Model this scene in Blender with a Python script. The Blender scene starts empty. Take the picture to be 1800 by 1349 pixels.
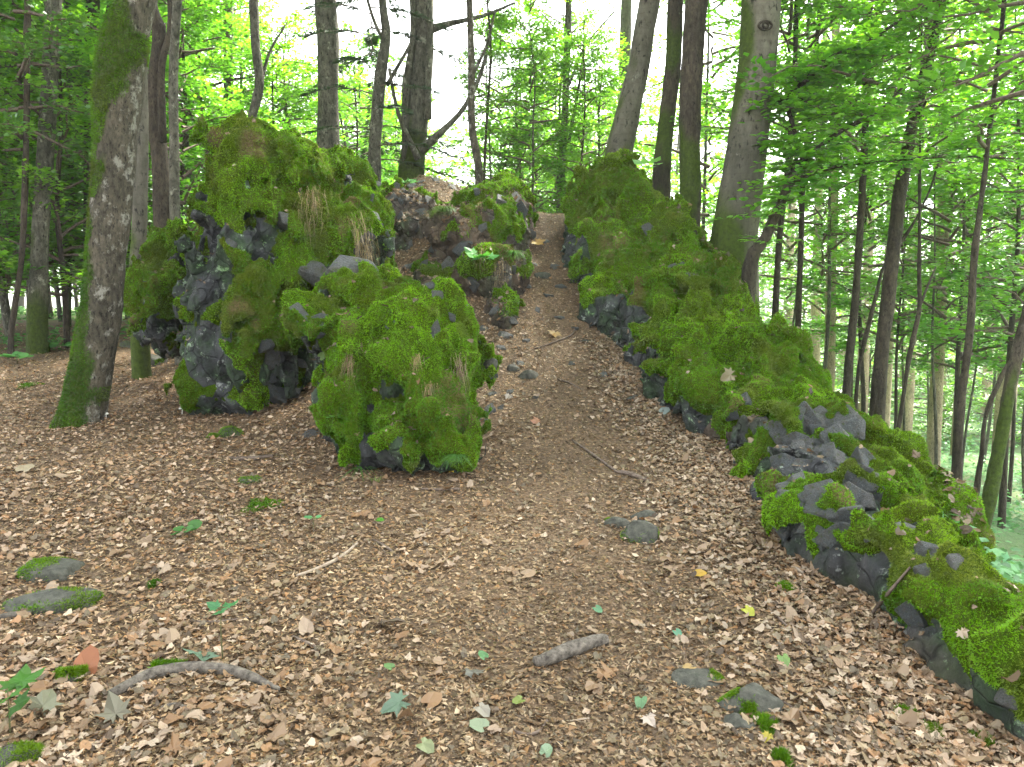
import bpy, math, random, time
T0 = time.time()
import numpy as np
from mathutils import Vector, Matrix
from mathutils.bvhtree import BVHTree

random.seed(7)
RNG = np.random.default_rng(7)
SC = bpy.context.scene
COL = SC.collection
PI = math.pi

# ------------------------------------------------------------------ camera, sky, sun, exposure
F_PX, CX, CY, CAM_Z = 1386.0, 900.0, 674.5, 1.6
PITCH = math.atan(133.5 / F_PX)
cam_data = bpy.data.cameras.new('camera')
cam_data.sensor_width = 36.0
cam_data.lens = 36.0 * F_PX / 1800.0
cam_data.clip_start, cam_data.clip_end = 0.05, 2000.0
cam = bpy.data.objects.new('camera', cam_data)
cam.location = (0, 0, CAM_Z)
cam.rotation_euler = (PI / 2 - PITCH, 0, 0)
COL.objects.link(cam)
SC.camera = cam

SUN_EL, SUN_ROT = math.radians(50), math.radians(33)      # beyond the crest: the knoll lies in the shade of its own trees
world = bpy.data.worlds.new('World')
SC.world = world
world.use_nodes = True
wn = world.node_tree.nodes
wl = world.node_tree.links
wn.clear()
sky = wn.new('ShaderNodeTexSky')
sky.sky_type = 'NISHITA'
sky.sun_disc = False
sky.sun_elevation, sky.sun_rotation = SUN_EL, SUN_ROT
sky.air_density, sky.dust_density, sky.ozone_density = 1.0, 3.0, 1.0
bg = wn.new('ShaderNodeBackground')
bg.inputs['Strength'].default_value = 0.15
wo = wn.new('ShaderNodeOutputWorld')
hs = wn.new('ShaderNodeHueSaturation')          # high thin cloud takes most of the blue out of the sky
hs.inputs['Saturation'].default_value = 0.18
wl.new(sky.outputs[0], hs.inputs['Color'])
wl.new(hs.outputs[0], bg.inputs[0])
wl.new(bg.outputs[0], wo.inputs[0])

sun_data = bpy.data.lights.new('sun', 'SUN')
sun_data.energy, sun_data.angle, sun_data.color = 5.0, math.radians(6.0), (1.0, 0.93, 0.80)
sun = bpy.data.objects.new('sun', sun_data)
sdir = Vector((math.sin(SUN_ROT) * math.cos(SUN_EL), math.cos(SUN_ROT) * math.cos(SUN_EL), math.sin(SUN_EL)))
sun.rotation_euler = sdir.to_track_quat('Z', 'Y').to_euler()
sun.location = sdir * 60
COL.objects.link(sun)

vs = SC.view_settings
vs.view_transform, vs.look, vs.exposure, vs.gamma, vs.use_curve_mapping = 'Standard', 'None', 3.0, 1.0, False
cy = SC.cycles
cy.use_denoising = True
cy.max_bounces, cy.diffuse_bounces, cy.glossy_bounces, cy.transmission_bounces, cy.transparent_max_bounces = 6, 3, 2, 4, 4
cy.sample_clamp_indirect = 6.0
cy.use_adaptive_sampling = True
cy.adaptive_threshold = 0.02


def P(px, py, d):
    """world point seen at photo pixel (px, py) at distance d along the ground axis"""
    cp, sp = math.cos(PITCH), math.sin(PITCH)
    a, b = (px - CX) / F_PX, (CY - py) / F_PX
    v = Vector((a, cp + b * sp, -sp + b * cp))
    v *= d / v.y
    return Vector((v.x, v.y, v.z + CAM_Z))


# ------------------------------------------------------------------ noise
TAB = np.random.default_rng(1234).random((64 * 64 * 64, 4)).astype(np.float32)
TAB1 = np.ascontiguousarray(TAB[:, 0])


def _ix(i, s):
    """lattice cell -> row of the random table, one shift per seed"""
    return (((i[:, 0] + s * 13) & 63) << 12) | (((i[:, 1] + s * 29) & 63) << 6) | ((i[:, 2] + s * 7) & 63)


def vnoise(p, s=0):
    i = np.floor(p).astype(np.int32)
    f = (p - i).astype(np.float32)
    f = f * f * f * (f * (f * 6 - 15) + 10)
    X = [((i[:, 0] + s * 13 + d) & 63) << 12 for d in (0, 1)]
    Y = [((i[:, 1] + s * 29 + d) & 63) << 6 for d in (0, 1)]
    Z = [(i[:, 2] + s * 7 + d) & 63 for d in (0, 1)]
    fx, fy, fz = f[:, 0], f[:, 1], f[:, 2]
    c = [[None, None], [None, None]]
    for y in (0, 1):
        for z in (0, 1):
            yz = Y[y] | Z[z]
            a = TAB1[X[0] | yz]
            c[y][z] = a + (TAB1[X[1] | yz] - a) * fx
    lo_ = c[0][0] + (c[1][0] - c[0][0]) * fy
    hi_ = c[0][1] + (c[1][1] - c[0][1]) * fy
    return (lo_ + (hi_ - lo_) * fz) * 2 - 1


def fbm(p, freq, octv=4, s=0, gain=0.5):
    a, r, t = 1.0, 0, 0
    q = np.asarray(p) * freq
    for o in range(octv):
        r = r + a * vnoise(q + o * 17.3, s + o)
        t += a
        a *= gain
        q = q * 2.03
    return r / t


def worley(p, s=0):
    """nearest-cell distance, offset to its centre, a random number of that cell"""
    p = p.astype(np.float32)
    i = np.floor(p).astype(np.int32)
    best = np.full(len(p), 1e9, np.float32)
    off = np.zeros_like(p)
    cid = np.zeros(len(p), np.float32)
    for dx in (-1, 0, 1):
        for dy in (-1, 0, 1):
            for dz in (-1, 0, 1):
                c = i + np.array((dx, dy, dz), np.int32)
                h = TAB[_ix(c, s)]
                o = p - c - h[:, :3]
                d = np.einsum('ij,ij->i', o, o)
                m = d < best
                best[m] = d[m]
                off[m] = o[m]
                cid[m] = h[m, 3]
    return np.sqrt(best), off, cid


def sstep(a, b, x):
    t = np.clip((x - a) / (b - a), 0, 1)
    return t * t * (3 - 2 * t)


def unit(v):
    return v / (np.linalg.norm(v, axis=-1, keepdims=True) + 1e-12)


# ------------------------------------------------------------------ objects and meshes
def new_mesh(name, verts, tris=None, quads=None, mats=(), smooth=True, cols=None, midx=None):
    me = bpy.data.meshes.new(name)
    verts = np.asarray(verts, np.float32).reshape(-1, 3)
    tris = np.zeros((0, 3), np.int32) if tris is None else np.asarray(tris, np.int32).reshape(-1, 3)
    quads = np.zeros((0, 4), np.int32) if quads is None else np.asarray(quads, np.int32).reshape(-1, 4)
    nt, nq = len(tris), len(quads)
    me.vertices.add(len(verts))
    me.vertices.foreach_set('co', verts.ravel())
    me.loops.add(nt * 3 + nq * 4)
    me.loops.foreach_set('vertex_index', np.concatenate([tris.ravel(), quads.ravel()]).astype(np.int32))
    me.polygons.add(nt + nq)
    st = np.concatenate([np.arange(nt) * 3, nt * 3 + np.arange(nq) * 4]).astype(np.int32)
    me.polygons.foreach_set('loop_start', st)
    me.polygons.foreach_set('loop_total', np.concatenate([np.full(nt, 3), np.full(nq, 4)]).astype(np.int32))
    me.polygons.foreach_set('use_smooth', np.full(nt + nq, smooth, bool))
    if midx is not None:
        me.polygons.foreach_set('material_index', np.asarray(midx, np.int32))
    me.update(calc_edges=True)
    if cols is not None:
        c = np.asarray(cols, np.float32)
        if c.shape[1] == 3:
            c = np.concatenate([c, np.ones((len(c), 1), np.float32)], 1)
        at = me.color_attributes.new('Col', 'FLOAT_COLOR', 'POINT')
        at.data.foreach_set('color', c.ravel())
    for m in mats:
        me.materials.append(m)
    return me


def obj(name, me, parent=None, loc=None):
    o = bpy.data.objects.new(name, me)
    COL.objects.link(o)
    if loc is not None:
        o.location = loc
    if parent is not None:
        o.parent = parent
    return o


def tag(o, label=None, cat=None, group=None, kind=None):
    if label: o['label'] = label
    if cat: o['category'] = cat
    if group: o['group'] = group
    if kind: o['kind'] = kind
    return o


def thing(name, label, cat, loc=(0, 0, 0), group=None, rotz=0.0):
    o = bpy.data.objects.new(name, None)
    o.empty_display_size = 0.1
    COL.objects.link(o)
    o.location = loc
    o.rotation_euler = (0, 0, rotz)
    return tag(o, label, cat, group)


class Geo:
    """collects vertices, faces, colours and material slots of ONE mesh"""
    def __init__(self):
        self.v, self.t, self.q, self.c, self.tm, self.qm, self.n = [], [], [], [], [], [], 0

    def add(self, v, t=None, q=None, c=(1, 1, 1), m=0):
        v = np.asarray(v, float).reshape(-1, 3)
        self.v.append(v)
        if t is not None and len(t):
            t = np.asarray(t).reshape(-1, 3)
            self.t.append(t + self.n); self.tm.append(np.full(len(t), m))
        if q is not None and len(q):
            q = np.asarray(q).reshape(-1, 4)
            self.q.append(q + self.n); self.qm.append(np.full(len(q), m))
        c = np.asarray(c, float)
        self.c.append(np.broadcast_to(c, (len(v), 3)) if c.ndim == 1 else c)
        self.n += len(v)
        return self

    def mesh(self, name, mats, smooth=True):
        cat = lambda l, w: np.concatenate(l) if l else np.zeros((0, w), int)
        mi = np.concatenate(self.tm + self.qm) if (self.tm or self.qm) else None
        return new_mesh(name, np.concatenate(self.v), cat(self.t, 3), cat(self.q, 4), mats, smooth, np.concatenate(self.c), mi)


# ------------------------------------------------------------------ materials
def mat(name):
    m = bpy.data.materials.new(name)
    m.use_nodes = True
    nt = m.node_tree
    nt.nodes.clear()
    out = nt.nodes.new('ShaderNodeOutputMaterial')
    return m, nt, out


def N(nt, kind, **kw):
    n = nt.nodes.new(kind)
    for k, v in kw.items():
        if k.startswith('i_'):
            n.inputs[k[2:].replace('_', ' ')].default_value = v
        else:
            setattr(n, k, v)
    return n


def ramp(nt, src, stops):
    r = nt.nodes.new('ShaderNodeValToRGB')
    el = r.color_ramp.elements
    while len(el) < len(stops):
        el.new(0.5)
    for e, (p, c) in zip(el, stops):
        e.position = p
        e.color = (*c, 1) if len(c) == 3 else c
    nt.links.new(src, r.inputs[0])
    return r.outputs[0]


def mixc(nt, fac, a, b, blend='MIX'):
    m = nt.nodes.new('ShaderNodeMix')
    m.data_type, m.blend_type = 'RGBA', blend
    for i, v in ((0, fac), (6, a), (7, b)):
        if hasattr(v, 'is_output'):
            nt.links.new(v, m.inputs[i])
        else:
            m.inputs[i].default_value = v if i == 0 else (*v[:3], 1)
    return m.outputs[2]


def noise(nt, scale, detail=6, rough=0.6, vec=None, dist=0.0):
    n = nt.nodes.new('ShaderNodeTexNoise')
    n.inputs['Scale'].default_value, n.inputs['Detail'].default_value = scale, detail
    n.inputs['Roughness'].default_value, n.inputs['Distortion'].default_value = rough, dist
    if vec is not None:
        nt.links.new(vec, n.inputs['Vector'])
    return n.outputs[0]


def objcoord(nt, scale=(1, 1, 1)):
    t = nt.nodes.new('ShaderNodeTexCoord')
    m = nt.nodes.new('ShaderNodeMapping')
    m.inputs['Scale'].default_value = scale
    nt.links.new(t.outputs['Object'], m.inputs[0])
    return m.outputs[0]


def bump(nt, h, strength, dist):
    b = nt.nodes.new('ShaderNodeBump')
    b.inputs['Strength'].default_value, b.inputs['Distance'].default_value = strength, dist
    nt.links.new(h, b.inputs['Height'])
    return b.outputs[0]


def princ(nt, out, col, rough=0.9, normal=None, spec=0.25):
    p = nt.nodes.new('ShaderNodeBsdfPrincipled')
    if hasattr(col, 'is_output'):
        nt.links.new(col, p.inputs['Base Color'])
    else:
        p.inputs['Base Color'].default_value = (*col, 1)
    if hasattr(rough, 'is_output'):
        nt.links.new(rough, p.inputs['Roughness'])
    else:
        p.inputs['Roughness'].default_value = rough
    p.inputs['Specular IOR Level'].default_value = spec
    if normal is not None:
        nt.links.new(normal, p.inputs['Normal'])
    nt.links.new(p.outputs[0], out.inputs[0])
    return p


def vcol(nt):
    a = nt.nodes.new('ShaderNodeAttribute')
    a.attribute_name = 'Col'
    return a


def mat_leaf(name, trans=0.5, tgain=(2.15, 2.5, 1.2), gloss=0.06, jitter=0.35):
    """thin leaf: reflects its own colour, lets a yellower part through"""
    m, nt, out = mat(name)
    c = vcol(nt).outputs['Color']
    oi = nt.nodes.new('ShaderNodeObjectInfo')
    j = ramp(nt, oi.outputs['Random'], [(0, (1 - jitter, 1 - jitter * 0.8, 1 - jitter * 0.3)), (1, (1 + jitter, 1 + jitter * 0.8, 1))])
    c = mixc(nt, 1.0, c, j, 'MULTIPLY')
    d = nt.nodes.new('ShaderNodeBsdfDiffuse')
    nt.links.new(c, d.inputs[0])
    t = nt.nodes.new('ShaderNodeBsdfTranslucent')
    tc = mixc(nt, 1.0, c, tgain, 'MULTIPLY')
    nt.links.new(tc, t.inputs[0])
    mx = nt.nodes.new('ShaderNodeMixShader')
    mx.inputs[0].default_value = trans
    nt.links.new(d.outputs[0], mx.inputs[1]); nt.links.new(t.outputs[0], mx.inputs[2])
    g = nt.nodes.new('ShaderNodeBsdfGlossy')
    g.inputs['Roughness'].default_value = 0.45
    g.inputs['Color'].default_value = (0.9, 1, 0.95, 1)
    m2 = nt.nodes.new('ShaderNodeMixShader')
    m2.inputs[0].default_value = gloss
    nt.links.new(mx.outputs[0], m2.inputs[1]); nt.links.new(g.outputs[0], m2.inputs[2])
    nt.links.new(m2.outputs[0], out.inputs[0])
    return m


def mat_bark(name, dark, light, lichen, scale=1.0, lich_at=0.62, ring=0.0, relief=0.6):
    m, nt, out = mat(name)
    oc = objcoord(nt, (1, 1, 0.45))
    n1 = noise(nt, 16 * scale, 10, 0.75, oc)
    base = ramp(nt, n1, [(0.36, dark), (0.62, light)])
    big_ = ramp(nt, noise(nt, 2.2 * scale, 5, 0.6, oc), [(0.35, (0.55, 0.56, 0.52)), (0.65, (1.15, 1.12, 1.08))])
    base = mixc(nt, 1.0, base, big_, 'MULTIPLY')
    n2 = noise(nt, 5.5 * scale, 10, 0.72, objcoord(nt, (1, 1, 0.8)))
    lm = ramp(nt, n2, [(lich_at - 0.03, (0, 0, 0)), (lich_at + 0.05, (1, 1, 1))])
    base = mixc(nt, lm, base, lichen)
    n3 = noise(nt, 30 * scale, 5, 0.6, objcoord(nt, (1, 1, 0.5)))
    sp = ramp(nt, n3, [(0.33, (0.15, 0.15, 0.15)), (0.43, (1, 1, 1))])
    base = mixc(nt, 1.0, base, sp, 'MULTIPLY')
    h = n3
    if ring:
        w = nt.nodes.new('ShaderNodeTexWave')
        w.bands_direction = 'Z'
        w.inputs['Scale'].default_value = 3.4
        w.inputs['Distortion'].default_value = 9.0
        w.inputs['Detail'].default_value = 4
        w.inputs['Detail Scale'].default_value = 1.6
        nt.links.new(objcoord(nt, (0.5, 0.5, 1)), w.inputs['Vector'])
        rg = ramp(nt, w.outputs['Fac'], [(0.0, (0.45, 0.45, 0.42)), (0.13, (1, 1, 1))])
        base = mixc(nt, ring, base, mixc(nt, 1.0, base, rg, 'MULTIPLY'))
    at = vcol(nt)
    mossn = noise(nt, 26, 6, 0.7, objcoord(nt))
    mc = ramp(nt, mossn, [(0.3, (0.016, 0.027, 0.004)), (0.7, (0.060, 0.092, 0.009))])
    base = mixc(nt, at.outputs['Fac'], base, mc)
    hh = nt.nodes.new('ShaderNodeMath'); hh.operation = 'ADD'
    nt.links.new(n3, hh.inputs[0]); nt.links.new(n1, hh.inputs[1])
    princ(nt, out, base, 0.9, bump(nt, hh.outputs[0], relief, 0.03))
    return m


M = {}
M['leaf_bright'] = mat_leaf('leaf_bright')
M['leaf_dark'] = mat_leaf('leaf_dark', 0.32, (2.0, 2.0, 1.0), 0.08)
M['needle'] = mat_leaf('needle', 0.12, (1.5, 1.7, 1.0), 0.05, 0.2)
M['litter'] = mat_leaf('dry_leaf', 0.12, (1.2, 1.0, 0.8), 0.025, 0.0)
M['herb'] = mat_leaf('herb_leaf', 0.3, (1.8, 1.9, 1.0), 0.025, 0.15)
M['moss_blade'] = mat_leaf('moss_blade', 0.25, (1.5, 1.5, 0.8), 0.02, 0.0)
M['bark_grey'] = mat_bark('bark_grey', (0.038, 0.037, 0.028), (0.158, 0.154, 0.118), (0.28, 0.28, 0.21), 1.3, 0.60, relief=.9)
M['bark_pale'] = mat_bark('bark_pale_lichen', (0.034, 0.030, 0.021), (0.132, 0.118, 0.086), (0.25, 0.245, 0.20), 1.6, 0.57, relief=1.0)
M['bark_beech'] = mat_bark('bark_beech', (0.085, 0.080, 0.062), (0.155, 0.145, 0.115), (0.22, 0.215, 0.175), 0.7, 0.66, ring=0.22, relief=0.35)
M['bark_dark'] = mat_bark('bark_dark', (0.022, 0.018, 0.013), (0.080, 0.067, 0.048), (0.13, 0.13, 0.09), 1.4, 0.66)
M['bark_spruce_sunlit'] = mat_bark('bark_spruce_sunlit', (0.26, 0.20, 0.14), (0.48, 0.40, 0.29), (0.5, 0.46, 0.36), 1.5, 0.64)  # pale spruce bark, lightened further in place of sunlight that misses these trunks


def m_ground():
    m, nt, out = mat('forest_soil')
    at = vcol(nt)
    oc = objcoord(nt)
    n1 = noise(nt, 45, 8, 0.7, oc)
    c = ramp(nt, n1, [(0.28, (0.026, 0.019, 0.012)), (0.5, (0.110, 0.077, 0.046)), (0.72, (0.25, 0.18, 0.112))])
    n2 = noise(nt, 1.4, 5, 0.6, oc)
    c = mixc(nt, 1.0, c, ramp(nt, n2, [(0.3, (0.7, 0.68, 0.66)), (0.7, (1.15, 1.1, 1.05))]), 'MULTIPLY')
    g = ramp(nt, noise(nt, 30, 6, 0.7, oc), [(0.3, (0.025, 0.06, 0.012)), (0.7, (0.10, 0.19, 0.06))])
    c = mixc(nt, at.outputs['Fac'], c, g)
    princ(nt, out, c, 0.95, bump(nt, n1, 0.9, 0.02))
    return m


def m_rock():
    m, nt, out = mat('basalt')
    at = vcol(nt)
    oc = objcoord(nt)
    n1 = noise(nt, 7, 9, 0.68, oc)
    c = ramp(nt, n1, [(0.3, (0.014, 0.015, 0.016)), (0.55, (0.045, 0.048, 0.050)), (0.75, (0.095, 0.098, 0.10))])
    li = ramp(nt, noise(nt, 11, 9, 0.75, oc), [(0.57, (0, 0, 0)), (0.64, (1, 1, 1))])
    c = mixc(nt, li, c, (0.26, 0.28, 0.26))
    gr = ramp(nt, noise(nt, 3.2, 7, 0.7, oc), [(0.44, (0, 0, 0)), (0.58, (1, 1, 1))])
    c2 = mixc(nt, 1.0, c, ramp(nt, noise(nt, 22, 5, 0.7, oc), [(0.3, (0.45, 0.75, 0.40)), (0.7, (0.8, 1.3, 0.55))]), 'MULTIPLY')
    c = mixc(nt, gr, c, c2)
    c = mixc(nt, at.outputs['Fac'], c, ramp(nt, n1, [(0.3, (0.030, 0.022, 0.014)), (0.7, (0.13, 0.094, 0.062))]))
    vo = nt.nodes.new('ShaderNodeTexVoronoi'); vo.feature = 'DISTANCE_TO_EDGE'; vo.inputs['Scale'].default_value = 4.2
    wv = nt.nodes.new('ShaderNodeVectorMath'); wv.operation = 'MULTIPLY_ADD'; wv.inputs[1].default_value = (.18, .18, .18)
    nz_ = nt.nodes.new('ShaderNodeTexNoise'); nz_.inputs['Scale'].default_value = 5; nt.links.new(oc, nz_.inputs['Vector'])
    nt.links.new(nz_.outputs['Color'], wv.inputs[0]); nt.links.new(oc, wv.inputs[2]); nt.links.new(wv.outputs[0], vo.inputs['Vector'])
    cr_ = ramp(nt, vo.outputs['Distance'], [(0.0, (.45, .45, .45)), (0.04, (1, 1, 1))])
    c = mixc(nt, 1.0, c, cr_, 'MULTIPLY')
    n3 = noise(nt, 38, 6, 0.7, oc)
    hh = nt.nodes.new('ShaderNodeMath'); hh.operation = 'ADD'
    nt.links.new(n1, hh.inputs[0]); nt.links.new(n3, hh.inputs[1])
    h2 = nt.nodes.new('ShaderNodeMath'); h2.operation = 'ADD'
    nt.links.new(hh.outputs[0], h2.inputs[0]); nt.links.new(cr_, h2.inputs[1])
    princ(nt, out, c, 0.72, bump(nt, h2.outputs[0], 0.9, 0.03), 0.3)
    return m


def m_stone():
    m, nt, out = mat('fresh_basalt')
    oc = objcoord(nt)
    n1 = noise(nt, 12, 9, 0.65, oc)
    c = ramp(nt, n1, [(0.3, (0.042, 0.048, 0.048)), (0.7, (0.145, 0.160, 0.160))])
    oi = nt.nodes.new('ShaderNodeObjectInfo')
    c = mixc(nt, 1.0, c, ramp(nt, oi.outputs['Random'], [(0, (0.65, 0.68, 0.72)), (0.6, (1.05, 1.02, 1.0)), (1, (1.3, 1.2, 1.15))]), 'MULTIPLY')
    st_ = ramp(nt, noise(nt, 2.2, 8, 0.75, oc), [(0.48, (0, 0, 0)), (0.66, (1, 1, 1))])
    c = mixc(nt, st_, c, (0.085, 0.074, 0.058))
    li = ramp(nt, noise(nt, 6, 8, 0.75, oc), [(0.60, (0, 0, 0)), (0.66, (1, 1, 1))])
    c = mixc(nt, li, c, (0.20, 0.21, 0.20))
    mo = ramp(nt, noise(nt, 3, 6, 0.7, oc), [(0.58, (0, 0, 0)), (0.64, (1, 1, 1))])
    c = mixc(nt, mo, c, (0.045, 0.07, 0.012))
    princ(nt, out, c, 0.65, bump(nt, noise(nt, 9, 8, 0.75, oc), 0.8, 0.12), 0.3)
    return m


def m_moss():
    m, nt, out = mat('moss')
    oc = objcoord(nt)
    n1 = noise(nt, 60, 6, 0.75, oc)
    n2 = noise(nt, 3.0, 5, 0.6, oc)
    a = ramp(nt, n1, [(0.3, (0.018, 0.036, 0.002)), (0.7, (0.085, 0.155, 0.006))])
    c = mixc(nt, ramp(nt, n2, [(0.35, (0, 0, 0)), (0.65, (1, 1, 1))]), a, ramp(nt, n1, [(0.3, (0.025, 0.034, 0.003)), (0.7, (0.10, 0.135, 0.009))]))
    at = vcol(nt)
    c = mixc(nt, at.outputs['Fac'], c, ramp(nt, n1, [(0.3, (0.05, 0.032, 0.016)), (0.7, (0.22, 0.15, 0.08))]))
    princ(nt, out, c, 0.95, bump(nt, n1, 1.0, 0.03), 0.1)
    return m


def m_simple(name, a, b, scale, stretch=(1, 1, 1), rough=0.85, rel=0.5):
    m, nt, out = mat(name)
    n1 = noise(nt, scale, 8, 0.68, objcoord(nt, stretch))
    princ(nt, out, ramp(nt, n1, [(0.32, a), (0.68, b)]), rough, bump(nt, n1, rel, 0.01))
    return m


M['ground'], M['rock'], M['stone'], M['moss'] = m_ground(), m_rock(), m_stone(), m_moss()
M['floor_stone'] = m_simple('damp_stone', (0.022, 0.024, 0.018), (0.085, 0.085, 0.066), 26, (1, 1, 1), .75, 1.0)
M['log'] = m_simple('weathered_wood', (0.022, 0.018, 0.014), (0.17, 0.15, 0.12), 40, (1, 1, 1))
M['twig'] = m_simple('twig_bark', (0.045, 0.033, 0.024), (0.17, 0.13, 0.10), 30)
M['twig_pale'] = m_simple('pale_twig', (0.17, 0.13, 0.09), (0.34, 0.28, 0.21), 30)
M['stem'] = m_simple('green_stem', (0.05, 0.06, 0.02), (0.12, 0.11, 0.05), 30)
M['mushroom'] = m_simple('mushroom_flesh', (0.45, 0.43, 0.38), (0.7, 0.68, 0.62), 20, rel=0.1)

# ------------------------------------------------------------------ the ground
_py = np.array([-30, 0, 2.4, 5.2, 6.5, 7.3, 8.2, 9.3, 10.6, 11.0, 11.5, 13, 16, 22, 200.])
_pz = np.array([-.5, 0, .21, .47, .667, .97, 1.31, 1.875, 2.66, 2.84, 2.9, 2.5, 1.6, .9, .6])
_ry = np.array([-5, 2.5, 4.5, 6.5, 9, 11, 13, 20, 200.])
_rx = np.array([1.5, 2.0, 2.3, 2.35, 2.1, 1.8, 2.2, 3.5, 12.])


def ground_z(x, y, fine=True):
    x = np.asarray(x, float); y = np.asarray(y, float)
    zp = np.interp(y, _py, _pz)
    zl = np.where(y < 14, 0.09 * y, 1.26 + 0.09 * (1 - np.exp(-(np.maximum(y, 14) - 14) / 1.0)))
    w = sstep(-3.0, -1.1, x)
    z = zl * (1 - w) + zp * w
    # earthy slope of the mound left of the path
    z = z + 0.60 * np.exp(-(((x + 1.45) / 1.15) ** 2 + ((y - 11.0) / 1.8) ** 2))
    # fall on the right of the ridge
    e = np.maximum(x - np.interp(y, _ry, _rx), 0)
    low = -3.3 - 0.012 * np.maximum(y - 20, 0)
    drop = (1 - np.exp(-e / 4.2))
    z = z * (1 - drop) + low * drop - 0.12 * np.minimum(e, 1.0)
    if fine:
        p = np.stack([x.ravel(), y.ravel(), np.zeros(x.size)], 1)
        z = z + (0.05 * fbm(p, 0.9, 3, 3) + 0.022 * fbm(p, 4.0, 3, 5)).reshape(x.shape)
    return z


def axis(lo, hi, flo, fhi, step, grow=1.13):
    a = list(np.arange(flo, fhi + 1e-6, step))
    s, v = step, flo
    while v > lo:
        s *= grow; v -= s; a.insert(0, v)
    s, v = step, fhi
    while v < hi:
        s *= grow; v += s; a.append(v)
    return np.array(a)


xs, ys = axis(-260, 260, -6, 4.5, 0.06), axis(-12, 420, 1.2, 12.5, 0.06)
GX, GY = np.meshgrid(xs, ys)
GZ = ground_z(GX, GY)
nx, ny = len(xs), len(ys)
idx = np.arange(nx * ny).reshape(ny, nx)
gq = np.stack([idx[:-1, :-1], idx[:-1, 1:], idx[1:, 1:], idx[1:, :-1]], -1).reshape(-1, 4)
gv = np.stack([GX, GY, GZ], -1).reshape(-1, 3)
e_ = GX - np.interp(GY, _ry, _rx)
green = sstep(0.6, 2.0, e_) * 0.85 + (sstep(14, 20, GY) * 0.6) * (1 - sstep(0.6, 2.0, e_))
green = np.clip(green * (0.6 + 0.8 * (fbm(gv * [1, 1, 0], 0.5, 3, 9).reshape(GX.shape) + 0.5)), 0, 1).ravel()
ground = obj('forest_floor', new_mesh('forest_floor', gv, quads=gq, mats=[M['ground']], cols=np.stack([green] * 3, 1)))
tag(ground, kind='structure')
near = (gv[:, 1] < 60) & (gv[:, 1] > -2) & (np.abs(gv[:, 0]) < 50)
bvh_v = [gv]; bvh_f = [gq[near[gq].all(1)]]; bvh_n = len(gv)
BV = None


def bvh_add(v, f):
    global bvh_n, BV
    bvh_v.append(v); bvh_f.append(f + bvh_n); bvh_n += len(v); BV = None


def hit(px, py):
    """surface point and normal in the place under photo pixel (px, py)"""
    global BV
    if BV is None:
        BV = BVHTree.FromPolygons([tuple(p) for p in np.concatenate(bvh_v)], [tuple(int(k) for k in q) for f in bvh_f for q in f])
    o = Vector((0, 0, CAM_Z))
    dr = (P(px, py, 5.0) - o).normalized()
    loc, nor, _, _ = BV.ray_cast(o, dr)
    if loc is None:
        loc, nor = P(px, py, 8.0), Vector((0, 0, 1))
    if nor.z < 0 and nor.dot(dr) > 0:
        nor = -nor
    return loc, nor


def gp(x, y):
    return Vector((x, y, float(ground_z(np.array([x]), np.array([y]))[0])))


# ------------------------------------------------------------------ rocks: implicit surfaces, meshed by surface nets
def surface_nets(S, org, h):
    sg = S < 0
    nx, ny, nz = S.shape
    cnt = np.zeros((nx - 1, ny - 1, nz - 1), np.int8)
    for a in (0, 1):
        for b in (0, 1):
            for c in (0, 1):
                cnt += sg[a:nx - 1 + a, b:ny - 1 + b, c:nz - 1 + c]
    ci, cj, ck = np.nonzero((cnt > 0) & (cnt < 8))
    vid = np.full(cnt.shape, -1, np.int64)
    vid[ci, cj, ck] = np.arange(len(ci))
    acc = np.zeros((len(ci), 3)); num = np.zeros(len(ci))
    cor = [(a, b, c) for a in (0, 1) for b in (0, 1) for c in (0, 1)]
    for p in cor:
        for ax in range(3):
            if p[ax] == 1: continue
            q = list(p); q[ax] = 1
            s0 = S[ci + p[0], cj + p[1], ck + p[2]]; s1 = S[ci + q[0], cj + q[1], ck + q[2]]
            m = (s0 < 0) != (s1 < 0)
            t = s0[m] / (s0[m] - s1[m])
            pt = np.tile(np.array(p, float), (m.sum(), 1)); pt[:, ax] += t
            acc[m] += pt; num[m] += 1
    v = (np.stack([ci, cj, ck], 1) + acc / num[:, None]) * h + org
    quads = []
    for ax in range(3):
        s0 = [slice(None)] * 3; s1 = [slice(None)] * 3
        s0[ax] = slice(0, -1); s1[ax] = slice(1, None)
        A, B = sg[tuple(s0)], sg[tuple(s1)]
        i, j, k = np.nonzero(A != B)
        f = A[i, j, k]
        u, w = [(1, 2), (2, 0), (0, 1)][ax]
        I = np.stack([i, j, k], 1)
        ok = (I[:, u] > 0) & (I[:, w] > 0) & (I[:, u] < S.shape[u] - 1) & (I[:, w] < S.shape[w] - 1)
        I, f = I[ok], f[ok]
        q = []
        for du, dw in ((1, 1), (0, 1), (0, 0), (1, 0)):
            J = I.copy(); J[:, u] -= du; J[:, w] -= dw
            q.append(vid[J[:, 0], J[:, 1], J[:, 2]])
        q = np.stack(q, 1)
        q[~f] = q[~f][:, ::-1]
        quads.append(q)
    q = np.concatenate(quads)
    q = q[(q >= 0).all(1)]
    # drop crumbs that hang loose in the air
    lab = np.arange(len(v))
    ed = np.concatenate([q[:, [0, 1]], q[:, [1, 2]], q[:, [2, 3]], q[:, [3, 0]]])
    for _ in range(400):
        m = np.minimum(lab[ed[:, 0]], lab[ed[:, 1]])
        old = lab.copy()
        np.minimum.at(lab, ed[:, 0], m); np.minimum.at(lab, ed[:, 1], m)
        lab = lab[lab]; lab = lab[lab]
        if (lab == old).all():
            break
    cnt = np.bincount(lab, minlength=len(v))
    return v, q[cnt[lab[q[:, 0]]] > max(400, .0)]


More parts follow.
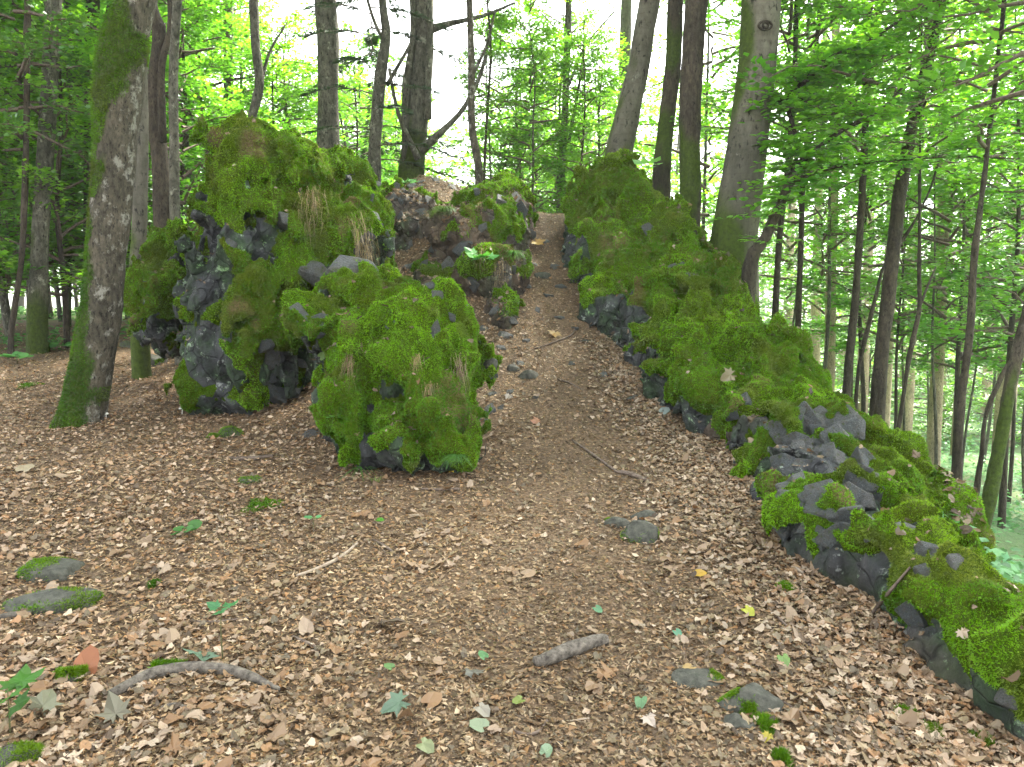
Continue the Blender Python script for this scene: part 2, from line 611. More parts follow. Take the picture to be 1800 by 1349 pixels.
def blob(px, py, d, rxp, rzp, ry):
    c = P(px, py, d)
    return (np.array(c), np.array([rxp / F_PX * d, ry, rzp / F_PX * d]))


def sdf_union(p, blobs, k):
    r = None
    for c, rad in blobs:
        q = p - c
        k0 = np.linalg.norm(q / rad, axis=1)
        k1 = np.linalg.norm(q / rad ** 2, axis=1) + 1e-9
        d = k0 * (k0 - 1) / k1
        if r is None:
            r = d
        else:
            hh = np.clip(0.5 + 0.5 * (r - d) / k, 0, 1)
            r = r * (1 - hh) + d * hh - k * hh * (1 - hh)
    return r


def sdf_grid(ax, blobs, k):
    S = np.full([len(a) for a in ax], 0.9, np.float32)
    for c, r in blobs:
        sl = [slice(max(np.searchsorted(a, c[i] - r[i] - .6), 0), np.searchsorted(a, c[i] + r[i] + .6)) for i, a in enumerate(ax)]
        q = [(ax[i][sl[i]] - c[i]).astype(np.float32).reshape([-1 if j == i else 1 for j in range(3)]) for i in range(3)]
        k0 = np.sqrt(sum((q[i] / r[i]) ** 2 for i in range(3)))
        k1 = np.sqrt(sum((q[i] / r[i] ** 2) ** 2 for i in range(3))) + 1e-9
        d = k0 * (k0 - 1) / k1
        o = S[tuple(sl)]
        hh = np.clip(0.5 + 0.5 * (o - d) / k, 0, 1)
        S[tuple(sl)] = o * (1 - hh) + d * hh - k * hh * (1 - hh)
    return S


def sample_tris(v, q, n, weight=None):
    a, b, c, d = (v[q[:, i]] for i in range(4))
    t = np.concatenate([np.stack([a, b, c], 1), np.stack([a, c, d], 1)])
    ar = 0.5 * np.linalg.norm(np.cross(t[:, 1] - t[:, 0], t[:, 2] - t[:, 0]), axis=1)
    nn = unit(np.cross(t[:, 1] - t[:, 0], t[:, 2] - t[:, 0]))
    w = ar.copy()
    if weight is not None:
        w = w * np.concatenate([weight, weight])
    if w.sum() <= 0:
        return np.zeros((0, 3)), np.zeros((0, 3))
    k = RNG.choice(len(t), n, p=w / w.sum())
    u = RNG.random((n, 2)); f = u.sum(1) > 1; u[f] = 1 - u[f]
    p = t[k, 0] + u[:, :1] * (t[k, 1] - t[k, 0]) + u[:, 1:] * (t[k, 2] - t[k, 0])
    return p, nn[k]


def blades(p, n, length, width, lean=0.6, droop=0.25, per=2):
    """small pointed tufts standing on a surface: per triangles each"""
    V, T = [], []
    cnt = len(p)
    for j in range(per):
        rd = RNG.normal(size=(cnt, 3))
        d = unit(n + lean * rd + np.array([0, 0, -droop]))
        s = unit(np.cross(d, RNG.normal(size=(cnt, 3))))
        L = (length * (0.55 + 0.9 * RNG.random(cnt)))[:, None] if np.isscalar(length) else (length * (0.55 + 0.9 * RNG.random(cnt)))[:, None]
        W = width * (0.7 + 0.6 * RNG.random(cnt))[:, None]
        b = p - n * 0.004
        V.append(np.stack([b - s * W / 2, b + s * W / 2, b + d * L], 1))
    V = np.stack(V, 1).reshape(-1, 3)
    T = np.arange(len(V)).reshape(-1, 3)
    return V, T


MOSS_A, MOSS_B, MOSS_C = np.array([0.048, 0.140, 0.003]), np.array([0.165, 0.355, 0.004]), np.array([0.175, 0.260, 0.008])


def moss_cols(p, s=0):
    a = np.clip(0.5 + 0.9 * fbm(p, 2.2, 3, 31 + s) + 0.35 * fbm(p, 12, 2, 35 + s) + 0.12 * RNG.normal(size=len(p)), 0, 1)[:, None]
    b = sstep(0.18, 0.5, fbm(p, 1.6, 3, 57 + s))[:, None]
    c = MOSS_A * (1 - a) + MOSS_B * a
    c = c * (1 - 0.55 * b) + MOSS_C * 0.55 * b
    dd = sstep(0.20, 0.34, fbm(p, 3.3, 3, 83 + s))[:, None]
    c = c * (1 - .5 * dd) + np.array([.135, .105, .035]) * .5 * dd
    return c * (0.88 + 0.24 * RNG.random((len(p), 1)))


LITTER = []


def make_rock(name, label, cat, blobs, bare, k=0.18, h=0.03, moss_bias=0.25, facet=0.20, tufts=30000, seed=0, group=None, dirt=None, cush=0.062, thick=0.02, foot=0.0, rough=0.17, litter=900):
    lo = np.min([c - r for c, r in blobs], 0) - 0.25
    hi = np.max([c + r for c, r in blobs], 0) + 0.25
    gz = float(ground_z(np.array([blobs[0][0][0]]), np.array([blobs[0][0][1]]), False)[0])
    nxyz = np.ceil((hi - lo) / h).astype(int) + 1
    ax = [lo[i] + np.arange(nxyz[i]) * h for i in range(3)]
    G3 = sdf_grid(ax, blobs, k)
    base = G3.reshape(-1)
    band = np.abs(base) < 0.34
    bi = np.nonzero(np.abs(G3) < 0.34)
    p = np.stack([ax[i][bi[i]] for i in range(3)], 1)
    gn = unit(np.stack([g_[bi] for g_ in np.gradient(G3, h)], 1))
    warp = np.stack([fbm(p, 1.3, 2, seed + 11), fbm(p, 1.3, 2, seed + 12), fbm(p, 1.3, 2, seed + 13)], 1)
    f1, off, cid = worley((p + 0.12 * warp) * np.array([3.8, 3.8, 2.2]), seed + 5)
    tilt = np.stack([np.sin(cid * 91), np.cos(cid * 57), np.sin(cid * 133)], 1)
    f2, off2, cid2 = worley((p + 0.05 * warp) * np.array([10, 10, 7]), seed + 25)
    tilt2 = np.stack([np.sin(cid2 * 91), np.cos(cid2 * 57), np.sin(cid2 * 133)], 1)
    big = rough * fbm(p * [1, 1, .55], 1.5, 3, seed)
    disp = big + facet * ((cid - 0.5) * 0.9 + 0.5 * (off * tilt).sum(1)) + facet * 0.36 * ((cid2 - 0.5) * 0.9 + 0.6 * (off2 * tilt2).sum(1)) + 0.02 * fbm(p, 9, 2, seed + 3)
    rock = base.copy()
    rock[band] = base[band] - disp
    # moss cover
    m = moss_bias + 0.65 * gn[:, 2] + 0.95 * fbm(p, 2.3, 3, seed + 41) + 0.4 * fbm(p, 7, 2, seed + 43) - 0.35 * sstep(0.02, -0.12, disp - big)
    tt = np.arange(2.0, 13.0, .04)
    for bx, by, rp, s in bare:
        w1 = np.array(P(bx, by, 1.0)) - [0, 0, CAM_Z]
        ray = np.array([0, 0, CAM_Z]) + w1 * tt[:, None]
        ins = np.nonzero(sdf_union(ray, blobs, k) < 0.03)[0]
        c = ray[ins[0]] if len(ins) else ray[np.argmin(np.abs(sdf_union(ray, blobs, k)))]
        r = rp / F_PX * c[1]
        dd = np.linalg.norm(p - c, axis=1)
        m = m - s * (1 - sstep(r * 0.6, r * 1.2, dd + 0.15 * r * 3 * warp[:, 0]))
    if foot:
        m = m - foot * (1 - sstep(.05, .5, p[:, 2] - ground_z(p[:, 0], p[:, 1], False) + .25 * warp[:, 1]))
    g1, _, gc = worley((p + 0.12 * warp) * np.array([4.6, 4.6, 2.9]), seed + 77)
    cu = np.sqrt(np.clip(1.0 - (g1 / 0.72) ** 2, 0, 1)) * (0.4 + 0.8 * gc)
    g2, _, gc2 = worley((p + 0.05 * warp) * np.array([8.5, 8.5, 6.5]), seed + 79)
    cu = cu + 0.18 * np.sqrt(np.clip(1.0 - (g2 / 0.70) ** 2, 0, 1)) * (0.3 + gc2)
    th = np.clip(m, -0.5, 0.6) * 0.07 + sstep(0.0, 0.35, m) * (cush * cu + thick) + 0.012 * fbm(p, 14, 2, seed + 88)
    mossS = rock.copy()
    # the cushions ride on a softened rock surface
    soft = base[band] - big - 0.7 * (disp - big)
    mossS[band] = np.where(m > 0, np.minimum(soft, rock[band] + 0.02), rock[band]) - th
    v, q = surface_nets(rock.reshape(nxyz), lo, h)
    mv, mq = surface_nets(mossS.reshape(nxyz), lo, h)
    root = thing(name, label, cat, Vector((float(blobs[0][0][0]), float(blobs[0][0][1]), gz)), group)
    L = np.array(root.location)

    def tri(S, pts):
        g = (pts - lo) / h
        i = np.clip(np.floor(g).astype(int), 0, nxyz - 2); f = g - i
        S = S.reshape(nxyz); r = 0
        for a in (0, 1):
            for b in (0, 1):
                for c in (0, 1):
                    w = (f[:, 0] if a else 1 - f[:, 0]) * (f[:, 1] if b else 1 - f[:, 1]) * (f[:, 2] if c else 1 - f[:, 2])
                    r = r + w * S[i[:, 0] + a, i[:, 1] + b, i[:, 2] + c]
        return r
    dcol = np.zeros(len(v))
    if dirt:
        dcol = np.clip(dirt + 1.1 * fbm(v, 1.5, 3, seed + 91), 0, 1)
    vis_q = q[(tri(mossS, v)[q] > -0.035).any(1)]
    rk = obj('rock_face', new_mesh(name + '_face', v - L, quads=vis_q, mats=[M['rock']], cols=np.stack([dcol] * 3, 1)), root)
    # keep only moss that stands proud of the rock (plus a small margin, sunk in)
    pr = tri(rock, mv)
    keep = (pr[mq] > -0.012).any(1)
    mq = mq[keep]
    used = np.unique(mq); rem = np.full(len(mv), -1); rem[used] = np.arange(len(used))
    mv2, mq2, pr2 = mv[used], rem[mq], pr[used]
    brown = sstep(0.25, 0.6, fbm(mv2, 2.6, 3, seed + 71)) * 0.8
    if len(mq2):
        mo = obj('moss', new_mesh(name + '_moss', mv2 - L, quads=mq2, mats=[M['moss']], cols=np.stack([brown] * 3, 1)), root)
        mo['kind'] = 'stuff'
        ctr = mv2[mq2].mean(1)
        nr = unit(np.cross(mv2[mq2[:, 2]] - mv2[mq2[:, 0]], mv2[mq2[:, 3]] - mv2[mq2[:, 1]]))
        view = unit(np.array([0, 0, CAM_Z]) - ctr)
        vis = 0.12 + np.clip((nr * view).sum(1) + 0.35, 0, 1)
        wt = vis * (pr2[mq2].mean(1) > 0.004) / np.clip(np.linalg.norm(ctr[:, :2], axis=1), 2.5, 20) ** 0.8
        tp, tn = sample_tris(mv2, mq2, tufts, wt)
        if len(tp):
            dist = np.clip(np.linalg.norm(tp - np.array([0, 0, CAM_Z]), axis=1), 2.5, 12)
            per = 2
            V, T = blades(tp, tn, 0.008 + 0.0011 * dist, 0.0020 + 0.0009 * dist.mean(), 0.38, 0.25, per)
            cc = np.repeat(moss_cols(tp, seed), per * 3, 0)
            mb = obj('moss_tufts', new_mesh(name + '_tufts', V - L, T, mats=[M['moss_blade']], smooth=False, cols=cc), root)
            mb['kind'] = 'stuff'
    LITTER.append((root, v, q, litter))
    if len(mq2):
        LITTER.append((root, mv2, mq2, 260))
    bvh_add(v, q)
    if len(mq2):
        bvh_add(mv2, mq2)
    return root


def sph(px, py, d, rp, s=1.5):
    return (px, py, rp, s)


left_boulder = make_rock('mossy_boulder', 'tall mossy boulder with dark lichen covered left side beside the mossy tree trunk', 'boulder',
    [blob(462, 490, 7.7, 92, 225, 0.7), blob(455, 305, 7.9, 58, 58, 0.55), blob(555, 370, 8.5, 85, 95, 1.0), blob(600, 440, 8.2, 62, 85, 0.8),
     blob(382, 590, 7.2, 48, 145, 0.4), blob(455, 630, 7.05, 50, 115, 0.35), blob(515, 560, 7.4, 40, 150, 0.4), blob(395, 400, 7.7, 32, 85, .4), blob(300, 530, 8.5, 40, 95, 0.6)],
    [sph(345, 480, 7.2, 70, 1.2), sph(370, 620, 6.9, 60, .9), sph(370, 330, 7.4, 30, 1.3), sph(350, 410, 7.4, 40, 1.3), sph(500, 650, 6.8, 40, 1.2), sph(410, 430, 7.2, 24, .7)],
    tufts=90000, seed=100, moss_bias=0.27, foot=.12, cush=.05, facet=.22)
centre_boulder = make_rock('mossy_boulder', 'broad mossy boulder with grey slabs on top at the left edge of the path', 'boulder',
    [blob(705, 690, 6.0, 112, 140, 0.55), blob(610, 580, 6.6, 62, 72, 0.5), blob(690, 575, 6.6, 75, 60, 0.5), blob(755, 640, 6.2, 75, 100, 0.6),
     blob(635, 730, 5.75, 48, 75, 0.35), blob(765, 760, 5.6, 62, 62, 0.35), blob(680, 770, 5.5, 52, 52, 0.3)],
    [sph(560, 520, 6.5, 40, 1.2), sph(770, 590, 5.9, 26, 1.0), sph(570, 790, 5.5, 30, 1.4), sph(760, 690, 5.6, 28, .8), sph(845, 720, 5.8, 34, 1.2), sph(700, 560, 6.3, 24, 1.0)],
    tufts=90000, seed=200, moss_bias=0.30, k=0.10, facet=.20, cush=.08)
CREST = [(1095, 285, 10.6), (1150, 345, 9.9), (1198, 425, 9.0), (1258, 485, 8.2), (1300, 548, 7.5), (1385, 592, 6.8), (1435, 640, 6.3), (1490, 705, 5.7), (1540, 800, 5.1), (1605, 900, 4.5), (1670, 985, 4.0), (1735, 1055, 3.5), (1815, 1145, 3.05), (1900, 1225, 2.75)]
FOOT = [(990, 430), (1015, 505), (1062, 590), (1118, 655), (1185, 722), (1238, 752), (1300, 780), (1345, 862), (1395, 940), (1460, 1000), (1555, 1062), (1605, 1135), (1690, 1200), (1780, 1240)]


def stations(i0, i1, n):
    out = []
    C = np.array([P(x - np.interp(k_, [0, 3, 5, 13], [14, 20, 40, 46]), y + np.interp(k_, [0, 3, 5, 13], [14, 20, 45, 78]), d) for k_, (x, y, d) in enumerate(CREST)]); B = np.array([hit(*f)[0] for f in FOOT])
    for t in np.linspace(i0, i1, n):
        i = min(int(t), len(C) - 2); f = t - i
        c = C[i] * (1 - f) + C[i + 1] * f; b_ = B[i] * (1 - f) + B[i + 1] * f
        hgt = max(c[2] - b_[2], .18); wd = max(c[0] - b_[0], .25)
        rz = .42 * hgt + .06
        out.append((c + [.03, 0, -rz], np.array([.30 * wd + .10, .40, rz])))
        out.append((c + [.14 * wd, .1, -rz * 2.1], np.array([.26 * wd + .08, .40, rz * 1.3])))
        m_ = (c + b_) / 2
        out.append((m_ + [.08, .05, -.16 * hgt - .04], np.array([.34 * wd + .05, .40, .40 * hgt + .05])))
        out.append((b_ + [.22 * wd + .03, .05, .05], np.array([.24 * wd + .03, .38, .24 * hgt + .06])))
    return out


ridge_upper = make_rock('rock_ridge', 'steep mossy rock ridge rising along the right side of the path to the crest', 'rock', stations(0, 5.2, 10),
    [sph(1190, 490, 8.0, 30, 1.5), sph(1140, 640, 7.7, 40, 1.3), sph(1065, 545, 8.7, 36, 1.2), sph(1015, 440, 9.7, 40, 1.4), sph(1200, 610, 7.2, 24, 1.0), sph(1115, 555, 8.0, 25, 1.0), sph(1200, 715, 6.8, 26, 1.2), sph(1140, 430, 9, 16, 1.2), sph(1090, 600, 8, 30, 1.2)],
    tufts=110000, seed=300, moss_bias=0.30, foot=.9, facet=.24, rough=.15, k=.16, h=.029, cush=.085)
ridge_lower = make_rock('rock_ridge', 'low mossy rock ridge with exposed blue grey basalt running down to the lower right corner', 'rock', stations(5.55, 13, 15),
    [sph(1435, 825, 5.2, 120, 3.2), sph(1500, 745, 5.3, 56, 2.6), sph(1500, 890, 4.6, 90, 3.0), sph(1640, 1000, 3.8, 36, 1.8), sph(1590, 945, 4.2, 22, 1.4), sph(1600, 1090, 3.5, 50, 1.6), sph(1420, 950, 4.8, 60, 1.6), sph(1690, 1000, 3.9, 26, 1.4), sph(1350, 800, 6.0, 36, 1.2), sph(1310, 740, 6.0, 24, 1.2), sph(1520, 1010, 4, 60, 1.4)],
    tufts=120000, seed=400, moss_bias=0.40, h=0.026, facet=0.15, foot=.55, dirt=.12, rough=.10, k=.14, cush=.075)
back_rock = make_rock('mossy_rock', 'small rounded mossy rock showing behind the low ridge by the slender dark trunks', 'rock',
    [blob(1625, 890, 5.7, 36, 50, 0.3), blob(1665, 950, 5.4, 36, 50, .3)], [], tufts=9000, seed=450, moss_bias=0.6, facet=0.06, h=0.034, rough=.06, cush=.05)
side_rock = make_rock('mossy_rock', 'mossy rock bank behind the big smooth beech at the back of the ridge', 'rock',
    [blob(1240, 515, 9.3, 52, 66, 0.5), blob(1275, 555, 8.8, 38, 56, .4)], [], tufts=12000, seed=470, moss_bias=0.4, facet=0.08, h=0.036, rough=.06, cush=.05)
mound = make_rock('rocky_mound', 'earthy rock mound with mosses and stones between the boulder and the narrow path', 'mound',
    [blob(832, 440, 10.3, 84, 84, 1.1), blob(880, 385, 10.7, 48, 55, 0.8), blob(860, 500, 9.3, 62, 60, 0.6), blob(885, 560, 8.7, 38, 40, 0.4), blob(775, 500, 9.5, 40, 36, 0.5), blob(712, 432, 10.5, 72, 78, .8), blob(672, 400, 10.9, 50, 60, .7)],
    [sph(700, 420, 9.8, 90, 0.45), sph(860, 540, 8.7, 40, .6)],
    tufts=26000, seed=500, moss_bias=-0.10, dirt=0.75, facet=0.15, cush=0.06, h=.032, litter=9000)

# ------------------------------------------------------------------ trees
def cr(pts, n):
    """smooth curve through the points (columns: x, y, z, radius)"""
    p = np.asarray(pts, float)
    p = np.vstack([2 * p[0] - p[1], p, 2 * p[-1] - p[-2]])
    seg = len(p) - 3
    t = np.linspace(0, seg - 1e-6, n)
    i = t.astype(int); f = (t - i)[:, None]
    a, b, c, d = p[i], p[i + 1], p[i + 2], p[i + 3]
    return 0.5 * (2 * b + (c - a) * f + (2 * a - 5 * b + 4 * c - d) * f ** 2 + (3 * b - a - 3 * c + d) * f ** 3)


def tube(pts, ns=10, n=None, rough=0.0, seed=0, cap=True):
    c = cr(pts, n or max(len(pts) * 3, 4))
    pos, rad = c[:, :3], np.maximum(c[:, 3], 0.001)
    tg = unit(np.gradient(pos, axis=0))
    ref = np.array([0.31, 0.95, 0.05]) if abs(tg[:, 2]).mean() > 0.6 else np.array([0.05, 0.1, 1.0])
    u = unit(np.cross(tg, ref)); w = np.cross(tg, u)
    a = np.linspace(0, 2 * PI, ns, endpoint=False)
    dr = u[:, None] * np.cos(a)[None, :, None] + w[:, None] * np.sin(a)[None, :, None]
    v = pos[:, None] + dr * rad[:, None, None]
    if rough:
        fl = v.reshape(-1, 3)
        nn = fbm(fl * [1, 1, 0.35], 7, 3, seed) + 0.6 * fbm(fl * [1, 1, 0.5], 22, 2, seed + 7)
        v = v + dr * (rough * nn).reshape(v.shape[:2])[..., None]
    m = len(pos)
    i = np.arange(m * ns).reshape(m, ns)
    q = np.stack([i[:-1], np.roll(i[:-1], -1, 1), np.roll(i[1:], -1, 1), i[1:]], -1).reshape(-1, 4)
    v = v.reshape(-1, 3)
    t = np.zeros((0, 3), int)
    if cap:
        v = np.vstack([v, pos[0], pos[-1]])
        t = np.concatenate([np.stack([np.roll(i[0], -1), i[0], np.full(ns, m * ns)], 1), np.stack([i[-1], np.roll(i[-1], -1), np.full(ns, m * ns + 1)], 1)])
    return v, q, t, dr.reshape(-1, 3)


def leaf_cards(base, dirv, nrm, size, wide=0.62, four=True):
    """leaves lying along dirv with face normal nrm: pointed ovals folded a little along the midrib"""
    s = unit(np.cross(nrm, dirv)); n = unit(np.cross(dirv, s))
    L = size[:, None]; W = (size * wide)[:, None]
    if four:
        pts = [base, base + dirv * L * .30 + s * W * .48 + n * L * .05, base + dirv * L * .68 + s * W * .38 + n * L * .04, base + dirv * L - n * L * .07,
               base + dirv * L * .68 - s * W * .38 + n * L * .04, base + dirv * L * .30 - s * W * .48 + n * L * .05]
        f = np.array([[0, 1, 5], [1, 2, 5], [5, 2, 4], [2, 3, 4]])
    else:
        pts = [base, base + dirv * L * .45 + s * W * .5 + n * L * .06, base + dirv * L, base + dirv * L * .45 - s * W * .5 + n * L * .06]
        f = np.array([[0, 1, 2], [0, 2, 3]])
    k = len(pts)
    v = np.stack(pts, 1).reshape(-1, 3)
    t = (f[None] + (np.arange(len(base)) * k)[:, None, None]).reshape(-1, 3)
    return v, t, k


def crown(seed, zlo, zhi, R, limbs, per, leaves, size, palette, rise=0.35, shape='layer', four=True, spread=0.45, twig=0.012):
    """a crown of level leafy sprays on limbs; material 0 leaves, 1 twigs"""
    r = np.random.default_rng(seed)
    g = Geo()
    B, D, Nn, S, C = [], [], [], [], []
    for i in range(limbs):
        f = (i + r.random()) / limbs
        hgt = zlo + (zhi - zlo) * f
        az = i * 2.4 + r.normal() * 0.5
        if shape == 'layer':
            ln = R * (0.55 + 0.6 * r.random()) * (1.0 - 0.65 * f ** 2)
        elif shape == 'ball':
            ln = R * (0.35 + 0.75 * math.sin(PI * min(1, 0.12 + f * 0.85))) * (0.7 + 0.5 * r.random())
        else:
            ln = R * (1.0 - 0.9 * f) * (0.8 + 0.4 * r.random())
        el = rise + 0.25 * r.normal()
        dv = np.array([math.cos(az) * math.cos(el), math.sin(az) * math.cos(el), math.sin(el)])
        t = np.linspace(0, 1, 6)[:, None]
        pos = np.array([0, 0, hgt]) + dv * ln * t + np.array([0, 0, -0.16 * ln]) * t ** 2 + 0.04 * ln * r.normal(size=(6, 3)) * t
        v, q, tr, _ = tube(np.hstack([pos, (0.010 + 0.012 * ln) * (1.05 - t)]), 4, 8, cap=False)
        g.add(v, q=q, c=(.05, .04, .03), m=1)
        for j in range(per):
            u = 0.22 + 0.78 * (j + r.random()) / per
            k = min(int(u * 5), 4); w = u * 5 - k
            b0 = pos[k] * (1 - w) + pos[k + 1] * w
            sg = 1 if j % 2 else -1
            a2 = az + sg * (0.5 + 0.6 * r.random())
            if u > 0.93: a2 = az
            L = spread * (0.6 + 0.8 * r.random()) * (1.15 - 0.5 * u)
            d2 = unit(np.array([math.cos(a2), math.sin(a2), 0.10 + 0.22 * r.normal()]))
            e = b0 + d2 * L + np.array([0, 0, -0.12 * L])
            s2 = unit(np.cross(d2, [0, 0, 1])) * 0.5 * twig
            up = np.array([0, 0, 0.5 * twig])
            g.add([b0 - s2, b0 + s2, e, b0 + up, b0 - up], t=[[0, 1, 2], [3, 4, 2]], c=(.05, .04, .03), m=1)
            nl = max(4, int(leaves * (0.6 + 0.8 * r.random())))
            x = 0.15 + 0.9 * r.random(nl)
            side = r.choice([-1, 1], nl)
            sp = unit(np.cross(d2, [0, 0, 1]))
            fan = (side * (0.35 + 0.9 * r.random(nl)))[:, None]
            ld = unit(d2 + sp * fan + 0.22 * r.normal(size=(nl, 3)))
            off = sp * (side * r.random(nl) * 0.30 * L)[:, None] + np.array([0, 0, 0.06]) * r.normal(size=(nl, 1))
            B.append(b0 + (e - b0) * x[:, None] + off)
            D.append(ld); Nn.append(unit(np.array([0, 0, 1.0]) + 0.38 * r.normal(size=(nl, 3))))
            S.append(size * (0.6 + 0.7 * r.random(nl)))
            tone = r.random()
            pc = palette[0] * (1 - tone) + palette[1] * tone
            C.append(pc * (0.75 + 0.5 * r.random((nl, 1))))
    B, D, Nn, S, C = (np.concatenate(z) for z in (B, D, Nn, S, C))
    v, t, k = leaf_cards(B, D, Nn, S, 0.66, four)
    g.add(v, t=t, c=np.repeat(C, k, 0), m=0)
    return g


def conifer(seed, zlo, zhi, R, n, palette, droop=0.35):
    r = np.random.default_rng(seed)
    g = Geo()
    for i in range(n):
        f = (i + r.random()) / n
        hgt = zlo + (zhi - zlo) * f
        az = i * 2.4 + r.normal() * .4
        ln = R * (1 - 0.85 * f) * (0.7 + 0.5 * r.random())
        t = np.linspace(0, 1, 7)[:, None]
        dv = np.array([math.cos(az), math.sin(az), 0.12])
        pos = np.array([0, 0, hgt]) + dv * ln * t + np.array([0, 0, -droop * ln]) * t ** 1.7 + .03 * r.normal(size=(7, 3)) * t
        v, q, _, _ = tube(np.hstack([pos, 0.014 * (1.1 - t)]), 4, 7, cap=False)
        g.add(v, q=q, c=(.05, .04, .03), m=1)
        m = int(95 * ln) + 6
        u = 0.2 + 0.8 * r.random(m)
        k = np.minimum((u * 6).astype(int), 5); w = (u * 6 - k)[:, None]
        b = pos[k] * (1 - w) + pos[k + 1] * w
        sd = unit(np.cross(dv, [0, 0, 1]))
        d = unit(dv * 0.7 + sd * (r.choice([-1, 1], m) * (0.5 + 0.5 * r.random(m)))[:, None] + np.array([0, 0, -0.55]) * r.random((m, 1)))
        v, t3, kk = leaf_cards(b, d, unit(np.array([0, 0, 1.]) + .5 * r.normal(size=(m, 3))), 0.15 * (0.5 + r.random(m)), 0.16, False)
        tone = r.random((m, 1))
        g.add(v, t=t3, c=np.repeat(palette[0] * (1 - tone) + palette[1] * tone, kk, 0), m=0)
    return g


PAL_BRIGHT = (np.array([.062, .155, .012]), np.array([.120, .225, .020]))
PAL_MID = (np.array([.055, .150, .012]), np.array([.115, .235, .018]))
PAL_DARK = (np.array([.044, .130, .014]), np.array([.090, .200, .022]))
PAL_CON = (np.array([.018, .040, .018]), np.array([.040, .075, .030]))
CROWN = {}
for i in range(3):
    CROWN['bright', i] = crown(10 + i, 1.0, 7.6, 2.1, 40, 11, 15, .105, PAL_BRIGHT, .40, four=False).mesh('bright_crown', [M['leaf_bright'], M['twig']])
    CROWN['mid', i] = crown(20 + i, 0.6, 8.0, 2.3, 46, 12, 16, .105, PAL_MID, .28, four=False).mesh('layered_crown', [M['leaf_bright'], M['twig']])
    CROWN['dark', i] = crown(30 + i, 0.6, 8.0, 2.4, 42, 12, 16, .10, PAL_DARK, .12, four=False).mesh('shady_crown', [M['leaf_dark'], M['twig']])
    CROWN['tall', i] = crown(40 + i, 0.0, 7.0, 3.6, 34, 10, 12, .20, PAL_MID, .45, 'ball', False, .8, .03).mesh('tall_crown', [M['leaf_bright'], M['twig']])
    CROWN['conifer', i] = conifer(50 + i, 0.8, 9.5, 2.4, 60, PAL_CON).mesh('needle_crown', [M['needle'], M['twig']])
    CROWN['far', i] = crown(60 + i, 0.2, 11.0, 3.6, 70, 11, 12, .24, PAL_BRIGHT if i else PAL_MID, .3, 'ball', False, .9, .03).mesh('far_crown', [M['leaf_bright'], M['twig']])
NCROWN = [0]


def add_crown(root, kind, z, scale=1.0, sz=None):
    NCROWN[0] += 1
    i = NCROWN[0] % 3
    o = obj('crown', CROWN[kind, i], root)
    o.location = (0, 0, z) if not isinstance(z, Vector) else z
    o.rotation_euler = (0, 0, random.uniform(0, 6.28))
    o.scale = (scale, scale, sz or scale)
    return o


def trunk_mesh(name, pts, bark, ns=12, n=None, rough=0.012, seed=0, moss=None, flare=0.0):
    """pts in the tree's own frame, base first"""
    p = np.asarray(pts, float).copy()
    v, q, t, dr = tube(p, ns, n, rough, seed)
    if flare:
        hh = np.clip(1 - (v[:, 2] - p[0, 2]) / (flare * 3.2), 0, 1) ** 2
        a = np.arctan2(v[:, 1] - p[0, 1], v[:, 0] - p[0, 0])
        k = hh * flare * (0.45 + 0.4 * np.sin(a * 4 + seed) + 0.25 * np.sin(a * 7 + 2 * seed))
        v[:, 0] += np.cos(a) * k; v[:, 1] += np.sin(a) * k
    ms = np.zeros(len(v))
    if moss is not None:
        ms = moss(v, np.vstack([dr, [[0, 0, -1], [0, 0, 1]]]))
    return new_mesh(name, v, t, q, [M[bark]], True, np.stack([ms] * 3, 1)), v, q, ms


def low_moss(h0, h1, amt=1.0, seed=0, dirx=-0.3, diry=-0.4):
    def f(v, dr):
        side = dr[:, 0] * dirx + dr[:, 1] * diry
        return np.clip(sstep(0.05, 0.25, amt * (1 - sstep(h0, h1, v[:, 2])) + 0.5 * side + 0.6 * fbm(v * [1, 1, .5], 3.0, 3, seed) - 0.45), 0, 1)
    return f


TREES = {}


